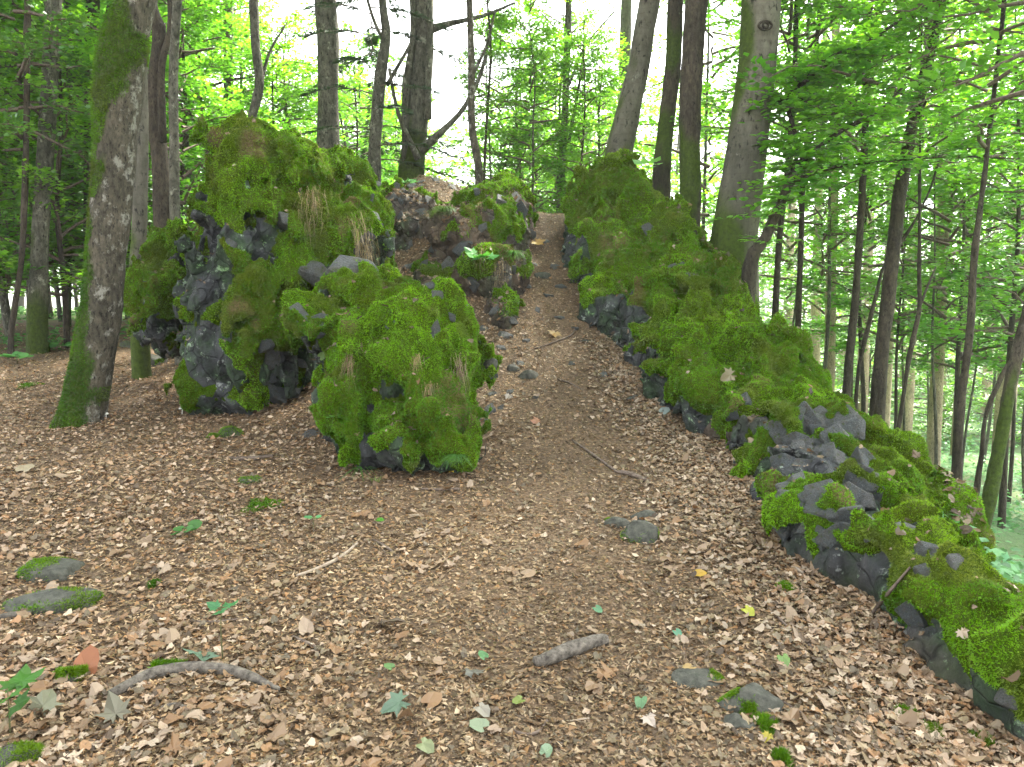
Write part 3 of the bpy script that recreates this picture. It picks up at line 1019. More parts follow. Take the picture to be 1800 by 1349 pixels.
def tree(key, pix, d, bark, label, name='broadleaf_tree', crown_kind=None, crown_h=None, crown_s=1.0, top=13.0, moss=None, ns=12, flare=0.06, group=None, cat='tree', rough=0.010, visible_base=False, limbs=(), crown_sz=None):
    """pix: (px, py, width in px) from the base up, all at distance d"""
    pts = []
    for (x, y, w) in pix:
        w0 = P(x, y, d)
        pts.append([w0.x, w0.y, w0.z, w / F_PX * d / 2])
    b = pts[0]
    g = gp(b[0], b[1])
    if b[2] - g.z > 0.05:
        pts.insert(0, [b[0] - (pts[1][0] - b[0]) * 0.15, b[1], g.z - 0.15, b[3] * 1.15])
    else:
        b[2] = min(b[2], g.z) - 0.08
    a, c = np.array(pts[-2]), np.array(pts[-1])
    dv = (c - a)[:3]; dv = dv / max(dv[2], 0.2)
    if c[2] < top:
        hh = top - c[2]
        for f in (0.35, 0.7, 1.0):
            q = c[:3] + np.array([dv[0] * (1 - 0.4 * f), dv[1] * (1 - .4 * f), 1]) * hh * f
            pts.append([*q, max(c[3] * (1 - 0.75 * f), 0.012)])
    o = Vector((pts[0][0], pts[0][1], g.z))
    root = thing(name, label, cat, o, group)
    loc = np.array([[p[0] - o.x, p[1] - o.y, p[2] - o.z, p[3]] for p in pts])
    n = max(14, int((loc[-1, 2] - loc[0, 2]) / (0.12 if d < 12 else 0.3)))
    me, v, q, ms = trunk_mesh('trunk', loc, bark, ns, n, rough, hash(key) % 97 if isinstance(key, int) else sum(map(ord, key)) % 97, moss, flare)
    tr = obj('trunk', me, root)
    for lim in limbs:
        ww = []
        for (x, y, w, dd) in lim:
            w0 = P(x, y, d + dd)
            ww.append([w0.x - o.x, w0.y - o.y, w0.z - o.z, w / F_PX * d / 2])
        lv, lq, lt, _ = tube(ww, 7, None, 0.004, 5)
        obj('branch', new_mesh('branch', lv, lt, lq, [M[bark]], True, np.zeros((len(lv), 3))), root)
    if crown_kind:
        zc = crown_h if crown_h is not None else 0.0
        k = np.interp(zc, loc[:, 2], loc[:, 0]), np.interp(zc, loc[:, 2], loc[:, 1])
        add_crown(root, crown_kind, Vector((k[0], k[1], zc)), crown_s, crown_sz)
    TREES[key] = (root, v + np.array(o), q, ms, loc)
    return root


# --- the large trunks
t1moss = lambda v, dr: np.clip(sstep(0.0, 0.22, -0.95 * dr[:, 0] - 0.15 * dr[:, 1] * (v[:, 2] > 2) + 1.05 * (1 - sstep(0.1, .8, v[:, 2])) + 1.25 * np.exp(-((v[:, 2] - 3.05) / .42) ** 2) + 0.5 * fbm(v * [1, 1, .6], 3.4, 3, 12) + 0.7 * fbm(v, 8, 3, 15) - 0.32), 0, 1)
tree('t1', [(138, 752, 78), (152, 690, 72), (176, 560, 66), (187, 440, 64), (200, 300, 66), (207, 180, 78), (216, 90, 78), (240, 0, 62), (252, -90, 54)], 6.7, 'bark_pale',
     'thick lichen pale trunk with shaggy moss on its left side standing left of the boulder', crown_kind='tall', crown_h=6.5, top=12, moss=t1moss, ns=44, flare=0.10, rough=0.016)
tree('t2', [(243, 500, 30), (246, 380, 26), (247, 250, 26), (246, 100, 25), (250, 0, 24)], 9.0, 'bark_beech', 'smooth pale grey trunk close behind the shaggy mossy trunk', crown_kind='tall', crown_s=.6, crown_h=7, moss=low_moss(.2, .9))
tree('t3', [(287, 420, 32), (283, 300, 30), (272, 180, 26), (280, 60, 24), (262, 0, 22)], 10.5, 'bark_dark', 'dark crooked brown trunk between the mossy trunk and the tall boulder', crown_kind='tall', crown_s=.6, crown_h=7, limbs=[[(286, 250, 14, -.1), (284, 120, 12, -.1), (300, 50, 11, -.1), (297, -40, 9, -.1)]])
tree('t4', [(308, 400, 18), (306, 250, 17), (305, 110, 16), (312, 0, 16)], 10.0, 'bark_grey', 'slim straight grey trunk just left of the tall boulder', crown_kind='tall', crown_h=7.5, crown_s=.6)
tree('t5', [(66, 575, 34), (70, 430, 28), (78, 300, 27), (88, 130, 26), (93, 0, 26)], 11.0, 'bark_grey', 'straight grey brown trunk with a mossy foot at the far left of the clearing', crown_kind='tall', crown_s=.45, crown_h=7.5, moss=low_moss(.2, 1.2, 1.1), ns=18)
tree('t6', [(20, 580, 9), (38, 450, 9), (46, 250, 10), (48, 0, 10)], 10.5, 'bark_dark', 'thin dark bent stem at the left edge in front of the wood', crown_kind='dark', crown_h=2.2, crown_s=.8, top=9, ns=8)
tree('t7', [(160, 560, 24), (160, 300, 23), (163, 0, 22)], 13.5, 'bark_dark', 'dark upright trunk hidden behind the shaggy mossy trunk at the left', crown_kind='tall', crown_s=.45, crown_h=8)
tree('t8', [(118, 560, 13), (122, 350, 12), (125, 180, 12), (118, 0, 11)], 14.0, 'bark_grey', 'slim mossy stem between the two thick trunks at left', crown_kind='mid', crown_h=1.2, top=10, moss=low_moss(.5, 3.0, 1.3), ns=9)
tree('t10', [(398, 330, 18), (402, 200, 17), (401, 0, 16)], 15.0, 'bark_beech', 'pale slim trunk above the left shoulder of the tall boulder', crown_kind='tall', crown_h=8.5, crown_s=.6)
tree('t11', [(437, 280, 14), (441, 215, 14), (456, 150, 16), (449, 80, 15), (446, 0, 15)], 11.5, 'bark_grey', 'slender kinked trunk rising behind the top of the tall boulder', crown_kind='tall', crown_h=7.5, crown_s=.7, limbs=[[(458, 150, 7, 0), (475, 90, 5, .2), (505, 40, 3, .4)]])
tree('t12', [(578, 330, 46), (577, 235, 38), (576, 160, 34), (577, 80, 36), (572, 0, 36)], 13.0, 'bark_grey', 'stout grey trunk standing behind the right end of the tall boulder', crown_kind='tall', crown_h=8, ns=20, moss=low_moss(1.2, 2.2, .9))
tree('t13', [(658, 330, 24), (660, 240, 21), (668, 140, 20), (678, 60, 16), (672, 0, 13)], 13.0, 'bark_grey', 'mid grey trunk forking upward behind the earthy mound', crown_kind='conifer', crown_h=1.5, crown_s=.8, ns=14,
     limbs=[[(680, 150, 8, 0), (712, 95, 6, .2), (735, 50, 5, .3)], [(672, 70, 7, 0), (655, 30, 6, .1), (640, -20, 5, .2)]])
tree('t14', [(722, 340, 48), (726, 270, 42), (736, 180, 38), (742, 90, 40), (741, 0, 38)], 13.5, 'bark_grey', 'broad many stemmed trunk with a curving right limb behind the mound', crown_kind='tall', crown_h=8, ns=18, moss=low_moss(1.2, 3.2, 1.0),
     limbs=[[(740, 265, 18, -.3), (780, 228, 11, -.4), (815, 190, 8, -.4), (845, 130, 7, -.3), (862, 60, 5, -.2)], [(748, 55, 18, 0), (790, 42, 10, -.2), (850, 28, 6, -.4), (905, 5, 4, -.5)], [(714, 300, 15, -.1), (713, 160, 13, -.2), (726, 60, 11, -.2), (722, -40, 9, -.2)], [(752, 210, 14, -.3), (753, 120, 11, -.3), (757, 0, 10, -.2)], [(735, 280, 12, -.3), (700, 200, 7, -.6), (684, 120, 5, -.8)]])
tree('t15', [(842, 330, 14), (841, 290, 15), (829, 220, 13), (829, 120, 12), (825, 0, 11)], 12.6, 'bark_pale', 'thin crooked pale trunk standing on top of the mound', crown_kind='bright', crown_h=4.5, crown_s=.5, ns=10, limbs=[[(832, 130, 6, 0), (855, 80, 5, .1), (870, 20, 4, .2)]], top=9)
tree('t16', [(851, 320, 5), (855, 220, 5), (863, 100, 4), (858, 20, 3)], 13.5, 'bark_dark', 'whip thin sapling beside the crooked pale trunk on the mound', crown_kind='bright', crown_h=2.0, crown_s=.35, top=7, ns=6)
tree('t17', [(984, 350, 13), (990, 260, 12), (996, 130, 12), (1000, 0, 11)], 15.0, 'bark_grey', 'straight slim trunk above the top of the path left of the ridge', crown_kind='bright', crown_h=3.4, crown_s=.55, top=11, limbs=[[(1000, 250, 6, 0), (1018, 150, 5, .2), (1030, 60, 4, .3)], [(1000, 150, 5, 0), (1030, 80, 4, .2), (1080, 20, 3, .3)]])
tree('t18', [(1085, 300, 50), (1092, 250, 46), (1108, 180, 40), (1124, 110, 36), (1133, 50, 35), (1142, 0, 34)], 11.3, 'bark_beech', 'leaning grey trunk on top of the steep ridge beside the path', crown_kind='tall', crown_h=6.5, ns=26, moss=low_moss(0.3, 1.4, .8))
tree('t18b', [(1096, 240, 22), (1098, 120, 20), (1101, 0, 19)], 16.0, 'bark_beech', 'hazy upright trunk seen just behind the leaning grey trunk', crown_kind='tall', crown_h=9, crown_s=.8)
tree('t19', [(1163, 310, 32), (1170, 230, 28), (1182, 120, 27), (1188, 0, 26)], 11.0, 'bark_dark', 'mossy dark trunk leaning right between the leaning grey trunk and its straight neighbour', crown_kind='tall', crown_h=6.5, ns=18, moss=low_moss(1.8, 4.0, .5, 4))
tree('t20', [(1212, 410, 38), (1213, 300, 36), (1214, 180, 36), (1218, 80, 36), (1224, 0, 37)], 10.0, 'bark_dark', 'straight dark mottled trunk left of the big smooth beech', crown_kind='tall', crown_h=6.5, ns=24, moss=low_moss(1.2, 2.6, .5, 6), rough=0.014)
tree('t21', [(1285, 470, 92), (1290, 420, 80), (1303, 330, 72), (1318, 220, 66), (1331, 110, 63), (1338, 0, 64), (1340, -80, 62)], 9.3, 'bark_beech', 'big smooth grey beech trunk with an eye shaped knot on the back of the ridge', crown_kind='tall', crown_h=6.0, ns=40, flare=0.09, rough=0.006,
     moss=lambda v, dr: np.clip(sstep(0, .3, 0.55 * (-dr[:, 0]) + 0.9 * (1 - sstep(0.4, 1.9, v[:, 2])) + .6 * fbm(v * [1, 1, .6], 2.8, 3, 8) - .32), 0, 1))
tree('t22', [(1318, 470, 26), (1345, 420, 20), (1375, 350, 17), (1402, 295, 13), (1425, 270, 10), (1480, 230, 8), (1545, 195, 6), (1590, 150, 4)], 8.6, 'bark_dark', 'small dark multi branched tree leaning right beside the big smooth beech', crown_kind=None, top=3.0, ns=10, flare=0.02,
     limbs=[[(1400, 320, 12, 0), (1425, 305, 8, -.1), (1480, 290, 7, -.2), (1560, 283, 5, -.3), (1680, 275, 4, -.2), (1790, 280, 3, -.1)], [(1375, 350, 10, 0), (1400, 280, 8, .2), (1398, 240, 7, .3), (1385, 190, 9, .3)], [(1365, 185, 11, .5), (1420, 140, 9, .5), (1480, 100, 8, .5), (1540, 65, 7, .5), (1590, 30, 5, .4)], [(1400, 155, 6, .5), (1440, 110, 5, .4), (1500, 85, 4, .4)], [(1395, 165, 6, .5), (1430, 190, 5, .3), (1470, 200, 4, .1), (1530, 205, 3, 0)]])
tree('t23', [(1362, 570, 12), (1370, 420, 11), (1384, 300, 10), (1396, 150, 9), (1400, 0, 8)], 11.0, 'bark_dark', 'thin dark stem right behind the big smooth beech', crown_kind='mid', crown_h=2.6, crown_s=.7, top=9, ns=8)
tree('t23b', [(1403, 560, 11), (1408, 430, 10), (1412, 300, 9), (1425, 180, 8)], 12.0, 'bark_dark', 'thin dark stem between the beech and the pale spruce trunk', crown_kind='mid', crown_h=2.8, crown_s=.7, top=9, ns=8)
tree('t24', [(1458, 650, 19), (1461, 480, 18), (1466, 300, 16), (1470, 0, 13)], 17.0, 'bark_spruce_sunlit', 'pale spruce trunk with bare dead twigs behind the middle of the ridge', name='spruce_tree', crown_kind='conifer', crown_h=11, crown_s=.6, top=17)
tree('t25', [(1490, 660, 15), (1504, 520, 13), (1515, 350, 12), (1522, 200, 11), (1530, 0, 10)], 11.0, 'bark_dark', 'straight dark young trunk next to the pale spruce trunk', crown_kind='mid', crown_h=3.4, crown_s=.8, top=9, ns=9)
tree('t26', [(1543, 710, 27), (1550, 620, 24), (1566, 480, 23), (1582, 340, 23), (1606, 210, 20), (1648, 40, 16), (1670, -60, 13)], 9.5, 'bark_dark', 'dark trunk leaning right behind the middle of the low ridge', crown_kind='mid', crown_h=3.8, crown_s=.9, top=9, ns=14)
tree('t26b', [(1507, 670, 8), (1518, 610, 8), (1535, 540, 7), (1553, 470, 6), (1575, 440, 5)], 10.0, 'bark_dark', 'thin stem curving toward the dark leaning trunk', crown_kind=None, top=3.5, ns=7)
tree('t27', [(1573, 790, 9), (1583, 730, 8), (1600, 620, 8), (1616, 540, 8), (1616, 450, 6)], 9.0, 'bark_dark', 'thin forked dark stem before the pale spruce on the slope', crown_kind='mid', crown_h=3.4, crown_s=.45, top=6.5, ns=8, limbs=[[(1616, 540, 6, 0), (1632, 500, 4, .1), (1645, 470, 3, .2)]])
tree('t28', [(1640, 815, 24), (1648, 640, 22), (1656, 450, 21), (1664, 200, 18)], 18.0, 'bark_spruce_sunlit', 'tall pale spruce trunk standing in the green undergrowth on the right slope', name='spruce_tree', crown_kind='conifer', crown_h=12, crown_s=.7, top=19)
tree('t29', [(1682, 910, 16), (1684, 790, 14), (1690, 700, 14), (1705, 580, 13), (1713, 450, 11), (1728, 330, 9)], 8.0, 'bark_dark', 'wavy dark stem on the slope beside the tall pale spruce', crown_kind='mid', crown_h=3.6, crown_s=.6, top=7.5, ns=10)
tree('t30', [(1722, 960, 26), (1738, 880, 24), (1760, 770, 22), (1780, 660, 20), (1800, 570, 18), (1830, 430, 16)], 7.0, 'bark_dark', 'dark mossy trunk leaning out of the picture at the right edge', crown_kind='mid', crown_h=3.6, crown_s=.8, top=8, ns=14, moss=low_moss(1, 3, .6, 9))
tree('t30b', [(1712, 900, 11), (1726, 800, 10), (1733, 730, 8), (1762, 660, 7), (1790, 610, 5)], 7.3, 'bark_dark', 'thin curving stem crossing behind the leaning trunk at the right edge', crown_kind=None, top=2.6, ns=8)

# eye knot on the beech
b = TREES['t21'][0]
kp = P(1345, 45, 9.0) - b.location
kg = Geo()
for s, r0, r1 in ((0, .058, .014), (1, .028, .013)):
    a = np.linspace(0, 2 * PI, 17)
    ring = np.stack([kp.x + np.cos(a) * r0 * (1.25 if s == 0 else 1), np.full(17, kp.y + .0 - .012 * s), kp.z + np.sin(a) * r0 * (0.75 if s == 0 else 1), np.full(17, r1)], 1)
    v, q, t, _ = tube(ring, 6, 32)
    kg.add(v, t, q, (0, 0, 0))
obj('knot', kg.mesh('knot', [M['bark_dark']]), b)

# shaggy moss on the left trunk
root, v, q, ms, _ = TREES['t1']
w = (ms[q].mean(1) > .35).astype(float)
tp, tn = sample_tris(v, q, 34000, w)
V, T = blades(tp, tn, 0.022, 0.007, .5, .6, 2)
sh = obj('moss_tufts', new_mesh('trunk_moss', V - np.array(root.location), T, mats=[M['moss_blade']], smooth=False, cols=np.repeat(moss_cols(tp) * .60, 6, 0)), root)
sh['kind'] = 'stuff'

# leafy sprays of the small multi-branched tree at right: a crown hung on its branches
root = TREES['t22'][0]
g = Geo()
r = np.random.default_rng(77)
B, D, NN, S, C = [], [], [], [], []
for ch in [c for c in root.children]:
    vv = np.empty(len(ch.data.vertices) * 3); ch.data.vertices.foreach_get('co', vv); vv = vv.reshape(-1, 3)
    if ch.name.startswith('trunk'):
        vv = vv[vv[:, 2] > 1.3]
    for k in range(70):
        b0 = vv[r.integers(len(vv))] + 0
        az = r.uniform(0, 2 * PI)
        L = r.uniform(.25, .6)
        d2 = unit(np.array([math.cos(az), math.sin(az), .1 * r.normal()]))
        e = b0 + d2 * L + [0, 0, -.08 * L]
        s2 = unit(np.cross(d2, [0, 0, 1])) * .004
        g.add([b0 - s2, b0 + s2, e, b0 + [0, 0, .004], b0 - [0, 0, .004]], t=[[0, 1, 2], [3, 4, 2]], c=(.05, .04, .03), m=1)
        n = 14
        x = .1 + .95 * r.random(n); sd = r.choice([-1, 1], n); sp = unit(np.cross(d2, [0, 0, 1]))
        B.append(b0 + (e - b0) * x[:, None] + sp * (sd * r.random(n) * .1)[:, None]); D.append(unit(d2 + sp * (sd * (.4 + .8 * r.random(n)))[:, None] + .2 * r.normal(size=(n, 3))))
        NN.append(unit(np.array([0, 0, 1.]) + .35 * r.normal(size=(n, 3)))); S.append(.085 * (.6 + .6 * r.random(n)))
        tn_ = r.random(); C.append((PAL_DARK[0] * (1 - tn_) + PAL_MID[1] * tn_) * (.8 + .4 * r.random((n, 1))))
B, D, NN, S, C = (np.concatenate(z) for z in (B, D, NN, S, C))
v, t, k = leaf_cards(B, D, NN, S, .66, True)
g.add(v, t=t, c=np.repeat(C, k, 0))
obj('crown', g.mesh('hung_crown', [M['leaf_bright'], M['twig']]), root)


# --- the wood around: copies of a few kinds
def proto_trunk(bark, h, r0, seed, wob=.15):
    rr = np.random.default_rng(seed)
    z = np.linspace(-.15, h, 7)
    off = np.cumsum(rr.normal(size=(7, 2)) * wob * .4, 0); off -= off[0]
    pts = np.column_stack([off, z, r0 * (1.1 - .95 * np.linspace(0, 1, 7))])
    v, q, t, dr = tube(pts, 8, 22, .006, seed)
    return new_mesh('trunk', v, t, q, [M[bark]], True, np.zeros((len(v), 3)))


PT = {('sapling', i): proto_trunk('bark_dark' if i % 2 else 'bark_grey', 8.2, .045 + .012 * i, 70 + i, .25) for i in range(4)}
PT.update({('far', i): proto_trunk(('bark_grey', 'bark_pale', 'bark_dark')[i % 3], 13, .12 + .03 * i, 80 + i, .25) for i in range(4)})
PT.update({('spruce', i): proto_trunk('bark_spruce_sunlit', 18, .15 + .02 * i, 90 + i, .08) for i in range(4)})
PLACED = []


ZONES = [(-900, 40, 'at the left edge of the wood'), (40, 140, 'near the straight trunk with the mossy foot'), (140, 255, 'behind the shaggy mossy trunk'), (255, 350, 'beyond the slim straight grey trunk'),
         (350, 470, 'above the tall boulder'), (470, 610, 'beside the stout grey trunk'), (610, 700, 'near the forked conifer'), (700, 800, 'behind the many stemmed trunk'), (800, 900, 'by the crooked pale trunk'),
         (900, 960, 'just left of the path crest'), (960, 1020, 'straight above the path crest'), (1020, 1130, 'near the leaning grey trunk'), (1130, 1260, 'behind the straight dark mottled trunk'), (1260, 1400, 'behind the big smooth beech'),
         (1400, 1480, 'beside the pale spruce with dead twigs'), (1480, 1560, 'behind the straight dark young trunk'), (1560, 1630, 'beyond the dark leaning trunk'), (1630, 1700, 'close to the tallest pale spruce'), (1700, 1770, 'behind the wavy dark stem'), (1770, 3000, 'at the right edge of the wood')]
KINDWORD = {'mid': 'mid green', 'dark': 'dark green', 'bright': 'yellow green', 'far': '', 'conifer': ''}


def place(kind, name, label, group, px, d, crowns, cz=0.0, cs=1.0, ts=1.0, csz=None, thin=1.0):
    zone = [z[2] for z in ZONES if z[0] <= px < z[1]][0]
    far = 'distant ' if d > 30 else ''
    label = ' '.join((far + KINDWORD[crowns] + ' ' + {'young_tree': 'leafy young tree', 'forest_tree': 'forest tree', 'spruce_tree': 'pale bare spruce'}[name] + ' ' + zone).split())
    x = (px - CX) / F_PX * d
    g0 = gp(x, d)
    root = thing(name, label, 'tree', g0, group, random.uniform(0, 6.28))
    i = random.randrange(4)
    t = obj('trunk', PT[kind, i], root)
    t.scale = (ts * thin, ts * thin, ts)
    if crowns:
        add_crown(root, crowns, Vector((0, 0, cz)), cs, csz)
    return root


# leafy saplings behind the clearing on the left
for px, d, k, s in [(20, 13, 'mid', 1), (110, 16, 'mid', 1), (190, 14.5, 'mid', .9), (-60, 12, 'mid', 1), (330, 13.5, 'mid', .85), (60, 19, 'mid', 1.1), (230, 18, 'mid', 1.1), (350, 18, 'bright', 1), (430, 17, 'bright', .9), (140, 23, 'mid', 1.2), (290, 23, 'mid', 1.2), (-20, 24, 'mid', 1.2), (480, 20, 'bright', .95), (390, 25, 'bright', 1.2), (520, 16, 'bright', .75)]:
    place('sapling', 'young_tree', 'leafy young tree in the green wood left of the tall boulder', 'young trees in the wood', px, d, k, 0, s, s)
for px, d, k, s in [(905, 16, 'bright', .75), (945, 18, 'bright', .8), (920, 22, 'bright', .9), (975, 24, 'bright', .9), (1040, 20, 'bright', .75), (1050, 15, 'bright', .6), (870, 25, 'bright', .8), (620, 19, 'bright', .75), (690, 22, 'bright', .75), (780, 19, 'bright', .6)]:
    place('sapling', 'young_tree', 'sunlit yellow green young maple beyond the crest of the path', 'young trees in the wood', px, d, k, 0, s, s)
for px, d, k, s in [(1240, 15, 'mid', .9), (1440, 14, 'bright', .8), (1580, 15, 'mid', .8), (1660, 12.5, 'bright', .8), (1780, 12, 'bright', .9), (1880, 10.5, 'mid', .9), (1700, 17, 'bright', .9), (1600, 19, 'bright', 1), (1380, 18, 'bright', 1), (1820, 18, 'bright', 1), (1500, 22, 'bright', 1), (1740, 24, 'bright', 1.0), (1520, 16, 'mid', .85), (1690, 15, 'mid', .9), (1790, 17, 'mid', 1), (1450, 19, 'mid', .95), (1640, 21, 'mid', 1.0), (1860, 15, 'mid', .95)]:
    place('sapling', 'young_tree', 'leafy young tree on the slope behind the right ridge', 'young trees in the wood', px, d, k, 2.0, s, s * 1.2, thin=.6)
for px, d, k, s in [(880, 14.5, 'bright', .6), (930, 14, 'bright', .62), (975, 15.5, 'bright', .7), (1020, 14, 'bright', .55), (1055, 17, 'bright', .7), (640, 16, 'mid', .7), (500, 15, 'bright', .7), (560, 20, 'bright', .8), (715, 17, 'mid', .55)]:
    place('sapling', 'young_tree', 'sunlit yellow green young maple beyond the crest of the path', 'young trees in the wood', px, d, k, 0, s, s)
for px, d, k, s in [(-70, 10.5, 'bright', .8), (20, 12, 'bright', .8), (118, 11.5, 'bright', .75), (55, 13.5, 'bright', .9), (335, 12, 'mid', .7), (20, 15.5, 'bright', 1), (90, 18, 'mid', 1), (150, 20, 'bright', 1.1), (240, 15, 'mid', 1), (310, 17, 'bright', 1), (370, 14.5, 'mid', .9), (-10, 19, 'bright', 1.1), (200, 26, 'bright', 1.2), (420, 21, 'bright', 1.1)]:
    place('sapling', 'young_tree', 'leafy young tree in the green wood left of the tall boulder', 'young trees in the wood', px, d, k, 0, s, s)
for px, d, s in [(1410, 27, .55), (1470, 34, .6), (1530, 30, .5), (1590, 38, .6), (1650, 29, .5), (1700, 40, .6), (1760, 31, .55), (1810, 38, .6), (1860, 29, .5), (1500, 46, .7), (1620, 50, .7), (1740, 50, .7), (1830, 52, .7)]:
    place('sapling', 'young_tree', 'bright low leafy tree among the spruces beyond the right slope', 'young trees in the wood', px, d, 'far', -.6, s, s * 1.2)
# taller trees of the far wood
for px, d, s in [(-150, 44, .9), (170, 42, .9), (270, 36, .8), (350, 44, .9), (450, 36, .8), (540, 42, .8), (40, 50, 1)]:
    place('far', 'forest_tree', 'tall leafy tree in the dense far wood at left', 'tall trees of the far wood', px, d, 'far', .6, s, s)
for px, d, s in [(640, 42, .62), (720, 50, .6), (830, 46, .5), (930, 40, .52), (1010, 48, .6), (1070, 36, .6), (880, 60, .6), (760, 66, .7), (1000, 66, .75), (610, 28, .7), (700, 31, .72), (905, 29, .66), (985, 33, .74), (1075, 27, .66), (640, 36, .85), (950, 44, .95), (860, 34, .5)]:
    place('far', 'forest_tree', 'distant low tree seen against the white sky over the crest', 'tall trees of the far wood', px, d, 'far', .3, s, s)
for px, d, s in [(1190, 32, .8), (1290, 38, .8), (1390, 44, .8), (1500, 60, .9), (1620, 66, .9), (1740, 58, .9), (1860, 64, 1.0), (1340, 62, .9)]:
    place('far', 'forest_tree', 'tall leafy tree in the bright far wood at right', 'tall trees of the far wood', px, d, 'far', 2.5, s, s)
for px, d in [(1555, 22), (1600, 26), (1690, 25), (1765, 21), (1780, 28), (1520, 28), (1430, 25), (1590, 34), (1660, 33), (1740, 36), (1815, 31), (1385, 29), (1560, 42), (1630, 46), (1710, 44), (1790, 45), (1480, 38)]:
    place('spruce', 'spruce_tree', 'pale straight spruce trunk in the open stand beyond the right slope', 'spruces in the stand at right', px, d, 'conifer', 11.5, .6, 1.0)

same = {}
for o in list(COL.objects):
    if o.parent is None and o.get('group') and 'label' in o:
        same.setdefault(o['label'], []).append(o)
for lab_, os_ in same.items():
    if len(os_) > 1:
        os_.sort(key=lambda o: o.location.y)
        words = {2: ['nearer', 'farther'], 3: ['nearest', 'middle', 'farthest']}.get(len(os_), ['nearest', 'second nearest', 'third nearest', 'fourth nearest', 'fifth nearest', 'sixth nearest'][:len(os_) - 1] + ['farthest'])
        for o, w_ in zip(os_, words):
            o['label'] = w_ + ' ' + lab_
# ------------------------------------------------------------------ leaf litter
def leaf_proto(kind, seed):
    """a curled dry leaf outline about 1 long: verts, tris"""
    r = np.random.default_rng(seed)
    if kind == 'maple':
        rad = [(0, .05), (25, .46), (52, .30), (70, .62), (88, .42), (112, .78), (128, .50), (155, .70), (180, .98)]
    elif kind == 'oak':
        rad = [(0, .02), (30, .30), (55, .34), (80, .30), (105, .38), (135, .42), (160, .62), (180, .72)]
    else:
        rad = [(0, .02), (35, .30), (65, .36), (95, .36), (125, .42), (155, .58), (180, .70)]
    right = [(math.radians(a), q) for a, q in rad]
    pts = [(q * math.sin(a), -q * math.cos(a)) for a, q in right] + [(-q * math.sin(a) * r.uniform(.85, 1.1), -q * math.cos(a)) for a, q in right[-2:0:-1]]
    pts = np.array([(0, 0)] + pts)
    sc = 1.0 / (pts[:, 1].max() - pts[:, 1].min())
    pts *= sc
    k1, k2, k3 = r.uniform(-.8, .9), r.uniform(-.5, .7), r.normal() * .5
    z = k1 * pts[:, 0] ** 2 + k2 * pts[:, 1] ** 2 + k3 * pts[:, 0] * pts[:, 1] + .05 * r.normal(size=len(pts))
    v = np.column_stack([pts, z - z.min() * .6])
    n = len(pts) - 1
    t = np.array([[0, 1 + i, 1 + (i + 1) % n] for i in range(n)])
    return v, t


LP = [leaf_proto(k, 300 + i) for i, k in enumerate(['beech', 'beech', 'maple', 'oak', 'beech', 'maple', 'beech', 'oak'])]
LCOL = np.array([(.25, .155, .080), (.31, .205, .115), (.17, .105, .052), (.35, .245, .150), (.095, .058, .030), (.26, .142, .062), (.24, .170, .088), (.42, .315, .20), (.155, .112, .062)]) * [.94, 1.0, 1.12]


def ground_normals(x, y):
    e = .03
    zx = (ground_z(x + e, y) - ground_z(x - e, y)) / (2 * e); zy = (ground_z(x, y + e) - ground_z(x, y - e)) / (2 * e)
    return unit(np.stack([-zx, -zy, np.ones_like(zx)], 1))


def frames(n, tilt):
    nn = unit(n + tilt * RNG.normal(size=n.shape))
    u = unit(np.cross(nn, RNG.normal(size=n.shape)))
    return u, np.cross(nn, u), nn


def litter_xy(n, power):
    """more where the picture shows more of the ground"""
    d = 1.7 + 12.5 * RNG.random(n) ** power
    a = -0.80 + 1.52 * RNG.random(n)
    return a * d, d


def path_wear(x, y):
    c = np.interp(y, [0, 3, 5, 7, 9, 11], [0.1, .25, .4, .65, .55, .45]); w = np.interp(y, [0, 3, 5, 7, 9, 11], [1.0, .9, .65, .5, .3, .25])
    return np.exp(-((x - c) / w) ** 2)


g = Geo()
n = 60000
x, y = litter_xy(n, 1.5)
wr = path_wear(x, y)
e = x - np.interp(y, _ry, _rx)
keep = (RNG.random(n) > np.clip(.97 * wr + .30 * (y < 3.6) * np.exp(-((x - .1) / 1.3) ** 2), 0, .96)) & (RNG.random(n) < .72 + .28 * (e > -.9)) & (e < .5) & (RNG.random(n) < 0.45 + 0.55 * sstep(-.15, .25, fbm(np.stack([x, y, 0 * x], 1), 1.1, 3, 21) + .35 * sstep(3.4, 2.2, y) + .3 * sstep(-.9, -.1, e)))
x, y = x[keep], y[keep]
x = np.concatenate([x, RNG.uniform(-5.5, -1.0, 9000)]); y = np.concatenate([y, RNG.uniform(4.0, 10.5, 9000)])
yb = RNG.uniform(2.2, 8.2, 9000); xb = np.interp(yb, [2.5, 3.3, 4.4, 6, 6.5, 7.7, 8.8], [1.75, 1.6, 1.5, 1.65, 1.3, 1.1, .9]) - np.abs(RNG.normal(size=9000)) * .42 * np.interp(yb, [2, 5, 8], [1.2, 1, .4]) + .05
x = np.concatenate([x, xb, RNG.uniform(-2.4, -.2, 3500), RNG.uniform(-.2, 1.0, 700)]); y = np.concatenate([y, yb, RNG.uniform(8.0, 12.0, 3500), RNG.uniform(7.5, 11.5, 700)])
n = len(x)
z = ground_z(x, y)
u, w, nn = frames(ground_normals(x, y), .13)
sz = .034 * (.5 + .9 * RNG.random(n) ** 1.3)
pick = RNG.integers(0, len(LP), n)
pinkish = np.maximum(sstep(-.9, 0.0, x - np.interp(y, _ry, _rx) + .25), .7 * sstep(-.9, -2.2, x))
ci = RNG.integers(0, len(LCOL), n)
lc = .80 * LCOL[ci] * (.7 + .55 * RNG.random((n, 1)))
lc = lc * (1 + pinkish[:, None] * np.array([.32, .25, .22]))
